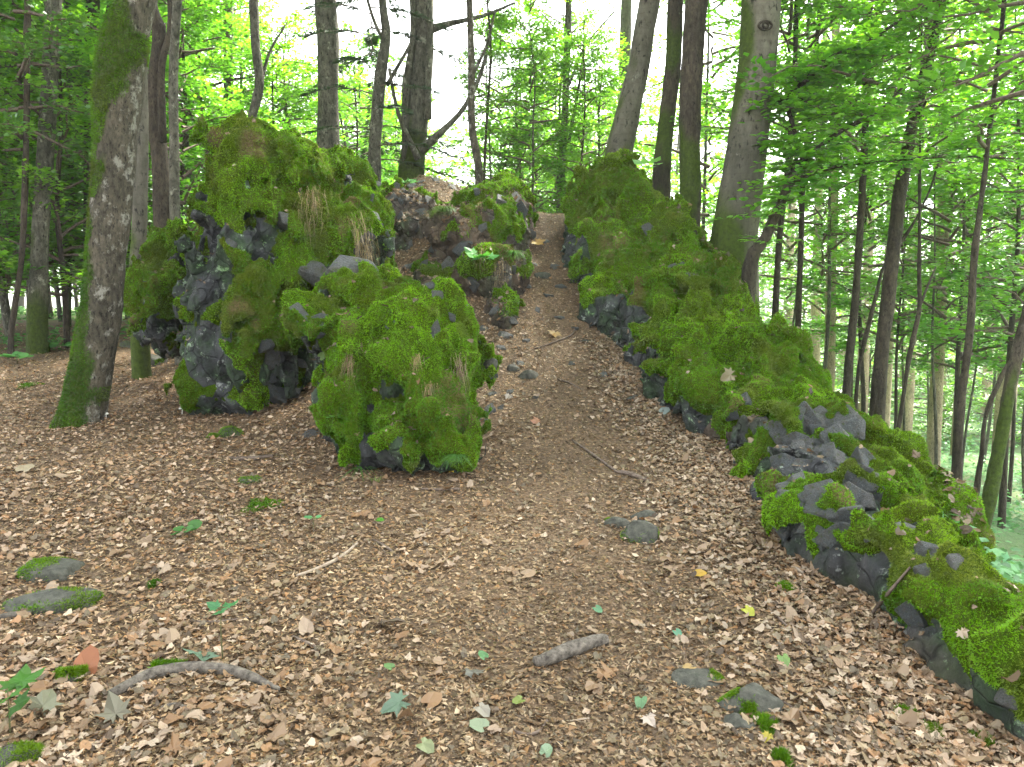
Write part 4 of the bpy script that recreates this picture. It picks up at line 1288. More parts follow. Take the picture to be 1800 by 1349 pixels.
for k, (pv, pt) in enumerate(LP):
    m = pick == k
    s = sz[m][:, None, None]
    V = (np.stack([x[m], y[m], z[m] + .006 + .012 * RNG.random(m.sum())], 1)[:, None] + s * (u[m][:, None] * pv[None, :, :1] + w[m][:, None] * pv[None, :, 1:2] + nn[m][:, None] * pv[None, :, 2:]))
    T = pt[None] + (np.arange(m.sum()) * len(pv))[:, None, None]
    g.add(V.reshape(-1, 3), t=T.reshape(-1, 3), c=np.repeat(lc[m], len(pv), 0))
ll = obj('leaf_litter', g.mesh('leaf_litter', [M['litter']], False))
tag(ll, 'brown dry leaves thickly covering the forest floor and path edges', 'leaf litter', kind='stuff')

# crumbs: broken leaf bits, needles and twig chips
n = 310000
x, y = litter_xy(n, 1.35)
e = x - np.interp(y, _ry, _rx)
k = e < .4
x, y = x[k], y[k]; n = len(x)
z = ground_z(x, y) + .004
u, w, nn = frames(ground_normals(x, y), .30)
a = (.005 + .014 * RNG.random(n) ** 1.8)[:, None]; b = a * (.25 + .7 * RNG.random((n, 1)))
o = np.stack([x, y, z], 1)
V = np.stack([o - u * a, o + w * b * 1.3, o + u * a - w * b * .4], 1).reshape(-1, 3)
V = V + np.repeat(nn * .003, 3, 0)
T = np.arange(3 * n).reshape(-1, 3)
wr = path_wear(x, y)[:, None]
cc = np.array([1.16, 1.08, .92]) * LCOL[RNG.integers(0, len(LCOL), n)] * (.45 + .7 * RNG.random((n, 1))) * (1 - .38 * wr)
lb = obj('leaf_crumbs', new_mesh('leaf_crumbs', V, T, mats=[M['litter']], smooth=False, cols=np.repeat(cc, 3, 0)))
tag(lb, 'crumbled leaf bits and bark chips trodden into the path', 'leaf crumbs', kind='stuff')

# leaves and crumbs caught on the rocks
for root, rv, rq, cnt in LITTER:
    up = np.clip(unit(np.cross(rv[rq[:, 2]] - rv[rq[:, 0]], rv[rq[:, 3]] - rv[rq[:, 1]]))[:, 2] - .45, 0, 1)
    lp, ln_ = sample_tris(rv, rq, cnt, up)
    u, w, nn = frames(ln_, .3)
    gl = Geo()
    pick = RNG.integers(0, len(LP), cnt)
    szl = .012 + .055 * RNG.random(cnt) ** 2
    cl = .8 * LCOL[RNG.integers(0, len(LCOL), cnt)] * (.5 + .6 * RNG.random((cnt, 1)))
    for k, (pv, pt) in enumerate(LP):
        m = pick == k
        V = (lp[m] + nn[m] * .006)[:, None] - np.array(root.location) + szl[m][:, None, None] * (u[m][:, None] * pv[None, :, :1] + w[m][:, None] * pv[None, :, 1:2] + nn[m][:, None] * pv[None, :, 2:])
        gl.add(V.reshape(-1, 3), t=(pt[None] + (np.arange(m.sum()) * len(pv))[:, None, None]).reshape(-1, 3), c=np.repeat(cl[m], len(pv), 0))
    o = obj('leaf_litter', gl.mesh('rock_litter', [M['litter']], False), root)
    o['kind'] = 'stuff'

# the larger leaves one can pick out, each its own piece of the floor
LM = {}
for i, (pv, pt) in enumerate(LP):
    for j in range(4):
        c = LCOL[[1, 3, 5, 0][j]] * .75
        LM[i, j] = new_mesh('leaf', pv, pt, mats=[M['litter']], smooth=False, cols=np.tile(c, (len(pv), 1)))
cnt = 0
while cnt < 240:
    d = 1.9 + 5.0 * random.random() ** 1.5
    xx = random.uniform(-.66, .64) * d
    if xx > np.interp(d, _ry, _rx) - .55 or random.random() < .75 * path_wear(np.array([xx]), np.array([d]))[0]:
        continue
    p = gp(xx, d)
    nrm = Vector(ground_normals(np.array([xx]), np.array([d]))[0]) + Vector((random.gauss(0, .2), random.gauss(0, .2), 0))
    o = obj('leaf', LM[random.randrange(8), random.randrange(4)], ground)
    o.rotation_euler = (nrm.to_track_quat('Z', 'Y') @ Matrix.Rotation(random.uniform(0, 6.28), 4, 'Z').to_quaternion()).to_euler()
    o.location = p + Vector((0, 0, .014))
    s = random.uniform(.055, .085)
    o.scale = (s, s, s)
    cnt += 1


# ------------------------------------------------------------------ stones
def stone_mesh(name, seed, flat=.7, sharp=True, npts=11):
    import bmesh
    r = np.random.default_rng(seed)
    p = np.array([(i, j, k) for i in (-1, 1) for j in (-1, 1) for k in (-1, 1)], float) * np.array([1, .78, flat])
    p = p * (1 - .55 * r.random((8, 3))) + .16 * r.normal(size=(8, 3))
    p = np.vstack([p, unit(r.normal(size=(max(npts - 8, 2), 3))) * np.array([1, .78, flat]) * .95])
    bm = bmesh.new()
    for q in p:
        bm.verts.new(q)
    res = bmesh.ops.convex_hull(bm, input=bm.verts)
    bmesh.ops.delete(bm, geom=[v for v in bm.verts if not v.link_faces], context='VERTS')
    bmesh.ops.bevel(bm, geom=bm.edges[:], offset=.07, segments=1, affect='EDGES')
    me = bpy.data.meshes.new(name)
    bm.to_mesh(me); bm.free()
    me.materials.append(M['stone'])
    return me


SM = [stone_mesh('stone', 600 + i, .75 if i % 2 else .55) for i in range(9)]


def put_stone(px, py, wpx, parent=None, sink=.25, name='stone', mesh=None, flat=1.0, rot=None):
    p, nrm = hit(px, py)
    while p.y > 12.2 or (hit(px, py + 1)[0] - P(px, py + 1, 8.0)).length < 1e-6:      # slide down from the skyline on to the ground
        py += 6
        p, nrm = hit(px, py)
    hs_ = [hit(px + dx_ * wpx * .5, py + dy_ * wpx * .5) for dx_, dy_ in ((1, 0), (-1, 0), (0, 1), (0, -1))]
    hs_ = [h_ for h_ in hs_ if abs(h_[0].y - p.y) < .4] + [(p, nrm)]
    nrm = sum((h_[1] for h_ in hs_), Vector((0, 0, .3))).normalized()
    p = sum((h_[0] for h_ in hs_), Vector((0, 0, 0))) / len(hs_)
    nrm = (nrm + Vector([random.gauss(0, .11) for _ in range(3)])).normalized()
    d = p.y
    s = wpx / F_PX * d / 2
    o = obj(name, mesh or random.choice(SM), None)
    q = nrm.to_track_quat('Z', 'Y') @ Matrix.Rotation(rot if rot is not None else random.uniform(0, 6.28), 4, 'Z').to_quaternion()
    pos = p - nrm * s * sink
    if parent is not None:
        o.parent = parent
        pos = pos - parent.location
    o.location = pos
    o.rotation_euler = q.to_euler()
    o.scale = (s, s, s * flat)
    return o


random.seed(5)
ex = []
for py in range(735, 965, 23):
    for px in range(1330, 1580, 27):
        qx, qy = px + random.uniform(-9, 9), py + random.uniform(-8, 8)
        if abs(qx - (1450 + (qy - 840) * .25)) < 95 - abs(qy - 845) * .35:
            ex.append((qx, qy, random.uniform(40, 66)))
ex += [(1495, 735, 62), (1515, 770, 50), (1445, 750, 46), (1365, 745, 32), (1380, 760, 36), (1300, 705, 34), (1290, 730, 28), (1600, 945, 44), (1615, 975, 52), (1640, 1000, 60), (1655, 975, 50), (1690, 990, 50), (1600, 1080, 50), (1370, 915, 55), (1420, 940, 60), (1770, 1225, 60), (1590, 925, 36), (1190, 470, 40), (1200, 495, 44), (1120, 640, 40), (1140, 405, 30)]
spots = [(a, b_, c, ridge_upper if a < 1250 else ridge_lower, .46) for a, b_, c in ex]
spots += [(470, 605, 42, left_boulder, .4), (480, 630, 38, left_boulder, .4), (490, 690, 40, left_boulder, .4), (470, 665, 34, left_boulder, .4), (405, 430, 30, left_boulder, .5), (510, 385, 36, left_boulder, .6)]
spots += [(765, 575, 34, centre_boulder, .4), (770, 600, 36, centre_boulder, .4), (695, 570, 30, centre_boulder, .5), (555, 765, 44, centre_boulder, .3), (850, 720, 40, centre_boulder, .4), (525, 550, 40, centre_boulder, .3), (560, 560, 40, centre_boulder, .4)]
spots += [(a, b_, c * (.62 if b_ > 325 and c > 29 else .75), mound, .28) for a, b_, c in [(700, 385, 28), (680, 410, 34), (730, 400, 30), (760, 350, 40), (690, 350, 26), (720, 435, 30), (800, 330, 34), (840, 335, 30), (790, 470, 52), (815, 440, 60), (830, 500, 46), (870, 545, 40), (890, 590, 44), (900, 560, 40), (845, 580, 36), (760, 440, 30), (660, 380, 28), (735, 330, 30), (770, 315, 26), (880, 350, 40), (915, 370, 44), (905, 345, 34), (850, 400, 36), (905, 470, 30), (755, 500, 34), (795, 560, 30), (812, 540, 30), (665, 322, 26), (690, 318, 22), (718, 316, 30), (742, 318, 24), (650, 350, 30), (705, 352, 22), (668, 400, 26), (742, 372, 30), (690, 445, 24), (715, 470, 26), (650, 415, 22), (770, 520, 28), (745, 465, 24)]]
placed = [(put_stone(a, b_, c * 1.05, par, s), a, b_) for a, b_, c, par, s in spots]

random.seed(11)
for px, py, w_ in [(935, 410, 12), (960, 425, 10), (945, 465, 14), (975, 470, 16), (930, 500, 12), (965, 520, 14), (985, 505, 16), (945, 545, 12), (985, 560, 14), (1010, 575, 16), (925, 600, 14), (880, 615, 16), (870, 660, 18), (895, 690, 14), (860, 690, 16), (915, 640, 12), (880, 720, 14), (940, 700, 10), (850, 745, 16), (1005, 640, 10), (1030, 600, 14), (1060, 660, 16), (1110, 700, 16), (560, 590, 16), (535, 580, 18), (520, 690, 18), (530, 640, 16)]:
    put_stone(px, py, w_ * 1.3, ground, .2)

# flat slabs on the middle boulder
slab = stone_mesh('slab', 641, .30, True, 14)
for px, py, w_, rz in ((556, 484, 62, .4), (622, 480, 92, -.2)):
    o = put_stone(px, py, w_, centre_boulder, -.15, 'slab', slab, 1.6, rz)
    o.rotation_euler = (.75, .12, rz)


# mossy stones lying on the forest floor: things of their own
def floor_stone(px, py, w, h, label, moss=.5, seed=0, name='stone'):
    p, nrm = hit(px, py)
    d = p.y
    sx = w / F_PX * d / 2; szz = h / F_PX * d * .62
    r = np.random.default_rng(seed)
    nu, nv = 32, 16
    U, V = np.meshgrid(np.linspace(0, 2 * PI, nu, endpoint=False), np.linspace(-.35, 1, nv) * PI / 2)
    q = np.stack([np.cos(U) * np.cos(V), np.sin(U) * np.cos(V), np.sin(V)], -1).reshape(-1, 3)
    q = np.sign(q) * np.abs(q) ** .75
    pl = unit(r.normal(size=(9, 3)) + [0, 0, .4])
    q = q * np.minimum(1, np.min(.72 / np.maximum(q @ pl.T, 1e-3), 1))[:, None]          # chipped flat on nine sides
    q = q * (1.15 + .10 * fbm(q, 3, 3, seed))[:, None] * np.array([sx, sx * .75, szz])
    i = np.arange(nu * nv).reshape(nv, nu)
    f = np.stack([i[:-1], np.roll(i[:-1], -1, 1), np.roll(i[1:], -1, 1), i[1:]], -1).reshape(-1, 4)
    root = thing(name, label, 'stone', p - Vector((0, 0, szz * .12)))
    obj('rock_face', new_mesh('stone_face', q, quads=f, mats=[M['floor_stone']], cols=np.zeros((len(q), 3))), root)
    mk = sstep(.0, .35, fbm(q, 6, 3, seed + 4) + moss - .5) * (q[:, 2] > szz * .1)
    if moss > 0:
        tp, tn = sample_tris(q, f, int(700 + 1500 * moss), mk[f].mean(1) + 1e-6)
        VV, TT = blades(tp, tn, .014, .005, .6, .2, 2)
        a = obj('moss_tufts', new_mesh('stone_moss', VV, TT, mats=[M['moss_blade']], smooth=False, cols=np.repeat(moss_cols(tp) * .55, 6, 0)), root)
        a['kind'] = 'stuff'
    return root


floor_stone(85, 1000, 130, 34, 'long low dark stone with moss at the left edge, the farther of two', .5, 1)
floor_stone(92, 1058, 140, 42, 'flat mossy grey stone at the left edge, the nearer of two', .45, 2)
floor_stone(125, 1195, 60, 45, 'small stone with bright green moss behind the orange brown leaf', .9, 3)
floor_stone(15, 1345, 100, 60, 'mossy stone cut off by the lower left corner', .9, 4)
floor_stone(1125, 950, 62, 55, 'dark wet looking stone with a touch of moss in the middle of the path', .35, 5)
floor_stone(1080, 922, 46, 26, 'small smooth dark stone just left of the wet mossy stone on the path', .1, 6)
floor_stone(1132, 910, 44, 20, 'small angular grey stone just behind the wet mossy stone on the path', 0, 7)
floor_stone(1320, 1240, 100, 70, 'angular grey stone with a moss patch below the right ridge', .5, 8)
floor_stone(1225, 1195, 78, 30, 'low dark stone lying left of the angular moss patched stone', .15, 9)
floor_stone(1300, 1275, 50, 30, 'small dark stone at the foot of the angular moss patched stone', .0, 10)
floor_stone(265, 640, 62, 36, 'dark stone lying between the mossy trunk and the tall boulder', .1, 11)
floor_stone(225, 610, 30, 18, 'small dark stone right of the mossy trunk', .1, 12)
floor_stone(410, 765, 40, 26, 'small mossy lump in front of the tall boulder', .9, 13)
floor_stone(375, 770, 24, 16, 'tiny round mossy stone in front of the tall boulder', .9, 14)
floor_stone(930, 660, 40, 18, 'flat grey stone on the path right of the middle boulder', 0, 15)
floor_stone(902, 650, 20, 20, 'small upright grey stone beside the flat stone on the path', 0, 16)
floor_stone(862, 640, 28, 26, 'grey stone at the edge of the path below the mound', 0, 17)
floor_stone(955, 485, 28, 14, 'flat grey stone on the narrow upper path', 0, 18)
floor_stone(440, 845, 34, 12, 'half buried dark stone in the leaves before the middle boulder', .1, 19)

# ------------------------------------------------------------------ fallen wood
def pix_tube(pts, lift=.01, rscale=1.0):
    out = []
    for (px, py, w) in pts:
        p, nr = hit(px, py)
        r = w / F_PX * p.y / 2
        out.append([p.x, p.y, p.z + r * .6 + lift, r * rscale])
    return np.array(out)


def wood(name, label, cat, pts, m, ns=10, rough=.003, lift=.004, n=None):
    w = pix_tube(pts, lift)
    o = w[:, :3].mean(0)
    w[:, :3] -= o
    v, q, t, _ = tube(w, ns, n or 26, rough, len(label))
    ob = obj(name, new_mesh(name, v, t, q, [M[m]], True), None, Vector(o))
    return tag(ob, label, cat)


lg = wood('log', 'short thick grey piece of dead wood lying on the lower path', 'log', [(940, 1172, 22), (960, 1168, 27), (1000, 1152, 27), (1040, 1138, 26), (1066, 1132, 21)], 'log', 14, .006)
cb = wood('branch', 'curved dead branch with a moss patch arching over the leaves in the lower left', 'branch', [(192, 1228, 16), (225, 1212, 20), (270, 1192, 23), (330, 1183, 24), (400, 1186, 22), (450, 1200, 17), (495, 1218, 7)], 'log', 12, .003)
# moss patch on the branch
rr = np.random.default_rng(5)
p0, _ = hit(297, 1183)
bp = np.array(p0) + np.stack([rr.uniform(-.055, .055, 700), rr.normal(size=700) * .010, np.full(700, .036)], 1)
V, T = blades(bp, np.tile([0, -.2, 1.], (700, 1)), .016, .005, .7, .2, 2)
a = obj('moss_tufts', new_mesh('branch_moss', V - np.array(cb.location), T, mats=[M['moss_blade']], smooth=False, cols=np.repeat(moss_cols(bp) * .6, 6, 0)), cb)
a['kind'] = 'stuff'
wood('twig', 'straight pale brown twig lying left of the path centre', 'twig', [(522, 1016, 6), (560, 1002, 7), (600, 982, 7), (628, 958, 5)], 'twig_pale', 7)
wood('twig', 'long bent thin twig lying across the path beside the ridge', 'twig', [(1005, 775, 3), (1040, 800, 5), (1070, 822, 5), (1085, 832, 4)], 'twig', 6)
wood('twig', 'stubby brown stick at the end of the long bent twig', 'twig', [(1085, 832, 6), (1110, 838, 9), (1135, 848, 8)], 'twig', 7)
wood('twig', 'pale stick on the path just below the narrow part', 'twig', [(980, 668, 3), (1000, 675, 4), (1025, 688, 3)], 'twig', 6)
wood('twig', 'thin fallen twig bent along the upper path', 'twig', [(940, 615, 3), (975, 603, 3), (1005, 590, 3), (1010, 578, 2)], 'twig', 6)
wood('twig', 'slim twig leaning against the foot of the low ridge', 'twig', [(1505, 1120, 5), (1530, 1085, 6), (1560, 1048, 6), (1600, 1000, 4)], 'twig', 6)
wood('twig', 'long thin twig among pink brown leaves below the low ridge', 'twig', [(1365, 1085, 4), (1400, 1120, 6), (1450, 1155, 5), (1500, 1185, 4)], 'twig', 6)
wood('twig', 'short grey stick right of the angular moss patched stone', 'twig', [(1355, 1230, 4), (1380, 1240, 6), (1410, 1257, 5)], 'twig', 6)
wood('twig', 'pale twig by the bottom edge right of the centre', 'twig', [(975, 1270, 4), (1005, 1270, 5), (1036, 1266, 4)], 'twig_pale', 6)
wood('twig', 'thin curved dark twig near the bottom centre', 'twig', [(897, 1285, 3), (920, 1294, 4), (945, 1290, 4), (962, 1270, 3)], 'twig', 6)
wood('twig', 'short dark cone shaped stick under the curved branch', 'twig', [(284, 1250, 11), (305, 1247, 14), (335, 1252, 10)], 'log', 8)
wood('twig', 'dark brown stick at the left edge below the flat mossy stone', 'twig', [(-5, 1090, 10), (25, 1086, 12), (55, 1083, 9)], 'log', 8)
wood('twig', 'thin pale twig lying on top of the farther left stone', 'twig', [(90, 978, 4), (115, 974, 5), (147, 976, 4)], 'twig_pale', 6)
wood('twig', 'brown stick in the leaves at the foot of the tall boulder', 'twig', [(400, 808, 6), (435, 810, 8), (480, 804, 5)], 'twig', 7)
wood('twig', 'dark twig lying before the yellow leaf by the middle boulder', 'twig', [(740, 862, 4), (775, 863, 4), (808, 862, 4)], 'twig', 6)
wood('twig', 'dark twig on the leaves above the lone maple seedling', 'twig', [(335, 1095, 4), (380, 1096, 5), (440, 1088, 3)], 'twig', 6)
wood('twig', 'short dark stick left of the bent dry leaf heap', 'twig', [(515, 1122, 5), (540, 1134, 7), (558, 1142, 5)], 'twig', 6)
wood('twig', 'thin grey stick lying low at the bottom right', 'twig', [(1515, 1328, 4), (1560, 1322, 6), (1610, 1310, 5)], 'twig', 6)
wood('twig', 'thin dark twig left of the dry stem near the centre', 'twig', [(655, 950, 3), (680, 965, 4), (702, 982, 3)], 'twig', 6)
wood('twig', 'pale splinter of wood among leaves near the right ridge foot', 'twig', [(1392, 1000, 6), (1402, 1005, 7), (1412, 1011, 5)], 'twig_pale', 6)

# ------------------------------------------------------------------ single leaves of note
def mark_leaf(px, py, w, col, label, kind=2, rot=None, tilt=.15, lift=.02):
    p, nr = hit(px, py)
    pv, pt = LP[kind]
    s = w / F_PX * p.y
    me = new_mesh('fallen_leaf', pv, pt, mats=[M['litter']], smooth=False, cols=np.tile(np.array(col) * .5, (len(pv), 1)))
    o = obj('fallen_leaf', me)
    nn = nr + Vector((random.gauss(0, tilt), random.gauss(0, tilt) - .25, 0))
    o.rotation_euler = (nn.to_track_quat('Z', 'Y') @ Matrix.Rotation(rot if rot is not None else random.uniform(0, 6.28), 4, 'Z').to_quaternion()).to_euler()
    o.location = p + nr * lift
    o.scale = (s, s, s)
    return tag(o, label, 'leaf')


YEL, PGR, GRN, ORG, TAN = (.62, .45, .06), (.17, .26, .17), (.10, .26, .04), (.42, .16, .07), (.50, .33, .14)
mark_leaf(942, 430, 30, (.62, .40, .12), 'golden yellow leaf lying on the narrow upper path', 2)
mark_leaf(790, 832, 30, (.65, .48, .03), 'bright yellow leaf under the foot of the middle boulder', 2)
mark_leaf(354, 1165, 66, PGR, 'pale green maple leaf resting on the curved branch', 2, 1.2)
mark_leaf(706, 1248, 62, PGR, 'pale green withered maple leaf near the bottom centre', 5, 2.2)
mark_leaf(848, 1288, 40, (.33, .40, .25), 'oval grey green leaf at the bottom centre', 0, 1.4)
mark_leaf(832, 1197, 48, (.20, .19, .15), 'grey ragged leaf left of the grey log', 5)
mark_leaf(844, 1256, 34, (.40, .36, .28), 'pale perforated leaf above the oval grey green leaf', 4)
mark_leaf(153, 1187, 62, ORG, 'orange brown curled leaf beside the small bright mossy stone', 0, .2, .5)
mark_leaf(205, 1268, 60, (.24, .22, .15), 'large grey green dry leaf below the curved branch', 2)
mark_leaf(75, 1255, 62, (.26, .26, .17), 'large pale olive dry leaf in the lower left corner', 5)
mark_leaf(1225, 1016, 26, (.60, .38, .06), 'yellow leaf on the leaves between log and ridge', 0)
mark_leaf(1311, 1080, 26, (.50, .52, .05), 'yellow green leaf on the slope below the low ridge', 4)
mark_leaf(1214, 1182, 30, (.52, .36, .14), 'tan yellow leaf beside the low dark stone', 0)
mark_leaf(1375, 1165, 28, (.22, .36, .10), 'half green leaf on the leaves right of the low dark stone', 4)
mark_leaf(1128, 1242, 30, (.18, .34, .16), 'narrow green leaf left of the angular mossy stone', 4)
mark_leaf(1138, 1273, 32, (.62, .52, .42), 'pale pinkish leaf at the bottom right of centre', 5)
mark_leaf(664, 920, 20, (.10, .30, .03), 'fresh green oval leaf on the floor before the middle boulder', 0)
mark_leaf(1188, 1118, 20, (.14, .34, .20), 'small bluish green leaf right of the grey log', 0)
mark_leaf(852, 1164, 22, (.12, .28, .10), 'small dark green leaf left of the grey log', 0)
mark_leaf(1048, 1076, 20, (.14, .32, .16), 'small green leaf on the path above the grey log', 0)
mark_leaf(745, 1320, 36, (.30, .34, .16), 'dull olive leaf on the bottom edge near the centre', 4)
mark_leaf(958, 1335, 30, (.24, .34, .20), 'grey green leaf standing on the bottom edge', 4)
mark_leaf(915, 1240, 26, (.22, .28, .06), 'green brown leaf below the grey log', 0)
mark_leaf(688, 1183, 22, (.16, .30, .10), 'small green leaf above the withered maple leaf', 0)
mark_leaf(675, 1110, 60, (.16, .12, .085), 'dark bent dry leaf in a heap near the middle', 5, 1.0, .5)
mark_leaf(945, 745, 20, (.55, .28, .16), 'reddish leaf on the path right of the middle boulder', 2)
mark_leaf(895, 700, 18, (.62, .55, .45), 'whitish curled leaf on the path beside the middle boulder', 5)
mark_leaf(1165, 728, 22, (.40, .48, .44), 'pale bluish leaf at the foot of the steep ridge', 0)
mark_leaf(1285, 662, 34, (.40, .34, .20), 'curled tan leaf caught in the gap of the right ridge', 5, None, .6)
mark_leaf(566, 627, 18, (.24, .40, .10), 'round light green leaf on the moss at the left of the middle boulder', 0)
mark_leaf(42, 832, 36, (.48, .40, .26), 'pale tan leaf lying at the left below the mossy trunk', 0)
mark_leaf(1350, 1302, 24, (.50, .42, .05), 'yellow leaf at the bottom right under the angular stone', 5)
mark_leaf(975, 590, 26, (.52, .35, .15), 'tan curled leaf lying where the path narrows', 2)

# ------------------------------------------------------------------ small plants
def plant(name, label, cat, px, py, hpx, leaves, leafpx, col, spread=.5, kind='maple', m='herb', stems=1, normal_up=True):
    p, nr = hit(px, py)
    d = p.y
    root = thing(name, label, cat, p)
    H = hpx / F_PX * d
    g = Geo(); L = leafpx / F_PX * d
    r = np.random.default_rng(int(px * 7 + py))
    pvs = LP[2] if kind == 'maple' else LP[0]
    for sidx in range(stems):
        tip = np.array([r.normal() * .25 * H * (stems > 1), r.normal() * .25 * H * (stems > 1), H * r.uniform(.8, 1.1)])
        v, q, t, _ = tube(np.array([[0, 0, -.02, .0032], [*(tip * .5 + [r.normal() * .03 * H, 0, 0]), .0026], [*tip, .0018]]), 5, 6)
        st = obj('stem', new_mesh('stem', v, t, q, [M['stem']], True), root)
        k = max(1, leaves // stems)
        for i in range(k):
            az = i * 2.4 + r.uniform(0, 1) + sidx
            hh = tip * (1 - .45 * (i / max(k, 2)) * (k > 3))
            el = r.uniform(-.1, .35)
            dv = np.array([math.cos(az) * math.cos(el), math.sin(az) * math.cos(el), math.sin(el)])
            nn = unit(np.array([0, -.35, 1.]) + .25 * r.normal(size=3))
            s = unit(np.cross(dv, nn)); n2 = np.cross(s, dv)
            sc = L * r.uniform(.7, 1.1)
            pv = pvs[0] - [0, pvs[0][:, 1].min(), 0]
            vv = hh + dv * L * spread * r.uniform(.1, .5) + sc * (s * pv[:, :1] + dv * pv[:, 1:2] + n2 * pv[:, 2:] * .5)
            gl = Geo().add(vv, t=pvs[1], c=np.array(col) * r.uniform(.75, 1.25))
            gl.add([hh, hh + [0, 0, .002], hh + dv * L * .3], t=[[0, 1, 2]], c=np.array(col))
            obj('leaf', gl.mesh('leaf', [M[m]], False), root)
    return root


HG = (.04, .12, .02)
plant('seedling', 'small bright green seedling with pointed leaves in the bare leaf litter', 'plant', 325, 945, 16, 6, 24, HG, .5, 'beech')
plant('maple_seedling', 'lone maple seedling on a thin tall stem above the leaves', 'plant', 392, 1158, 88, 3, 34, (.04, .13, .045), .4)
plant('maple_seedling', 'leafy light green maple seedling in the lower left corner', 'plant', 18, 1290, 95, 6, 66, (.035, .105, .010), .6)
plant('herb', 'small pale herb growing at the foot of the shaggy mossy trunk', 'plant', 143, 738, 26, 12, 16, (.09, .20, .07), .9, 'beech', stems=3)
plant('herb', 'green herb with divided leaves growing in the middle of the mound', 'plant', 850, 465, 14, 12, 26, (.07, .22, .05), .9, stems=3)
plant('herb', 'small herb growing near the top of the earthy slope', 'plant', 714, 332, 10, 9, 18, (.07, .20, .05), .9, stems=3)
plant('maple_seedling', 'maple seedling with broad pale leaves on top of the steep ridge', 'plant', 1140, 300, 12, 5, 30, (.14, .30, .10), .8)
plant('herb', 'low herb growing at the left edge of the clearing', 'plant', 30, 640, 14, 12, 22, (.07, .20, .05), .9, 'beech', stems=3)
plant('herb', 'low green herb left of the shaggy mossy trunk', 'plant', 110, 617, 12, 10, 20, (.07, .20, .05), .9, 'beech', stems=3)
plant('herb', 'small leafy herb on a stem left of the fresh green oval leaf', 'plant', 551, 935, 30, 3, 16, (.07, .20, .08), .5, 'beech')
plant('herb', 'broad leaved herb behind the low ridge at the right edge', 'plant', 1765, 1005, 12, 8, 40, (.10, .26, .12), .9, stems=2)
plant('herb', 'tiny herb sprouting from the left side of the middle boulder', 'plant', 585, 745, 16, 7, 14, (.10, .22, .05), .7, 'beech')


def grass_tuft(name, label, cat, px, py, n, lpx, col, droop=.5, wid=.004, parent=None, spread=.25):
    p, nr = hit(px, py)
    L = lpx / F_PX * p.y
    r = np.random.default_rng(int(px + py))
    g = Geo()
    dry = parent is not None
    for i in range(n):
        az = r.uniform(0, 2 * PI); ln = L * (r.uniform(.3, 1.1) if dry else r.uniform(.5, 1.1))
        b0 = np.array([math.cos(az), math.sin(az), 0]) * r.random() * L * spread + (np.array([0, 0, r.uniform(-.5, .5) * L]) if dry else 0)
        if dry: az = math.atan2(nr.y, nr.x) + r.normal() * .8
        out = np.array([math.cos(az + r.normal() * .5), math.sin(az + r.normal() * .5), 0])
        t = np.array([0, .4, .75, 1.0])[:, None]
        up = np.array(nr) * .6 + np.array([0, 0, .6])
        c = b0 + ln * (up * t * (1 - .5 * droop * t) + out * ((.35 if dry else .75) * t ** 1.5) + np.array([0, 0, -droop * .9]) * t ** 2.4)
        if dry: c = c + r.normal(size=(4, 3)) * ln * .09 * t
        s = unit(np.cross(out, [0, 0, 1])) * wid * r.uniform(.6, 1.2)
        v = np.concatenate([np.stack([c[k] - s * (1 - k / 3.3), c[k] + s * (1 - k / 3.3)]) for k in range(4)])
        g.add(v, q=[[0, 1, 3, 2], [2, 3, 5, 4], [4, 5, 7, 6]], c=np.array(col) * r.uniform(.6, 1.3))
    me = g.mesh(name, [M['herb']])
    if parent:
        o = obj(name, me, parent, p - parent.location)
        o['kind'] = 'stuff'
        return o
    return tag(obj(name, me, None, p), label, cat)


grass_tuft('grass_tuft', 'long green grass tuft draping over the middle of the mound', 'grass tuft', 785, 372, 260, 40, (.10, .17, .03), .9, .004)
grass_tuft('grass_tuft', 'fresh green grass tuft at the lower right foot of the middle boulder', 'grass tuft', 805, 800, 170, 46, (.06, .15, .03), .7, .0025)
grass_tuft('grass_tuft', 'spiky bright grass plant at the lower left foot of the middle boulder', 'grass tuft', 635, 820, 46, 60, (.07, .18, .03), .6, .003)
grass_tuft('grass_tuft', 'grass tuft hanging beside the narrow upper path', 'grass tuft', 900, 445, 120, 30, (.07, .17, .03), .9, .004)
grass_tuft('grass_tuft', 'sparse low grass tuft before the middle boulder', 'grass tuft', 660, 850, 30, 26, (.16, .22, .06), .6, .003)
STRAW = (.24, .175, .10)
for i, (px, py, l, n, par) in enumerate([(555, 370, 60, 130, left_boulder), (625, 400, 60, 100, left_boulder), (640, 440, 40, 80, left_boulder), (550, 345, 40, 60, left_boulder), (545, 500, 50, 60, left_boulder), (755, 690, 36, 90, centre_boulder), (810, 640, 40, 90, centre_boulder), (620, 625, 36, 70, centre_boulder), (555, 745, 36, 70, centre_boulder), (730, 640, 30, 60, centre_boulder), (880, 480, 40, 80, mound), (850, 450, 28, 50, mound), (840, 370, 26, 40, mound)]):
    grass_tuft('dry_grass', None, None, px, py, n, l, STRAW, 1.5, .0022, par, .45)

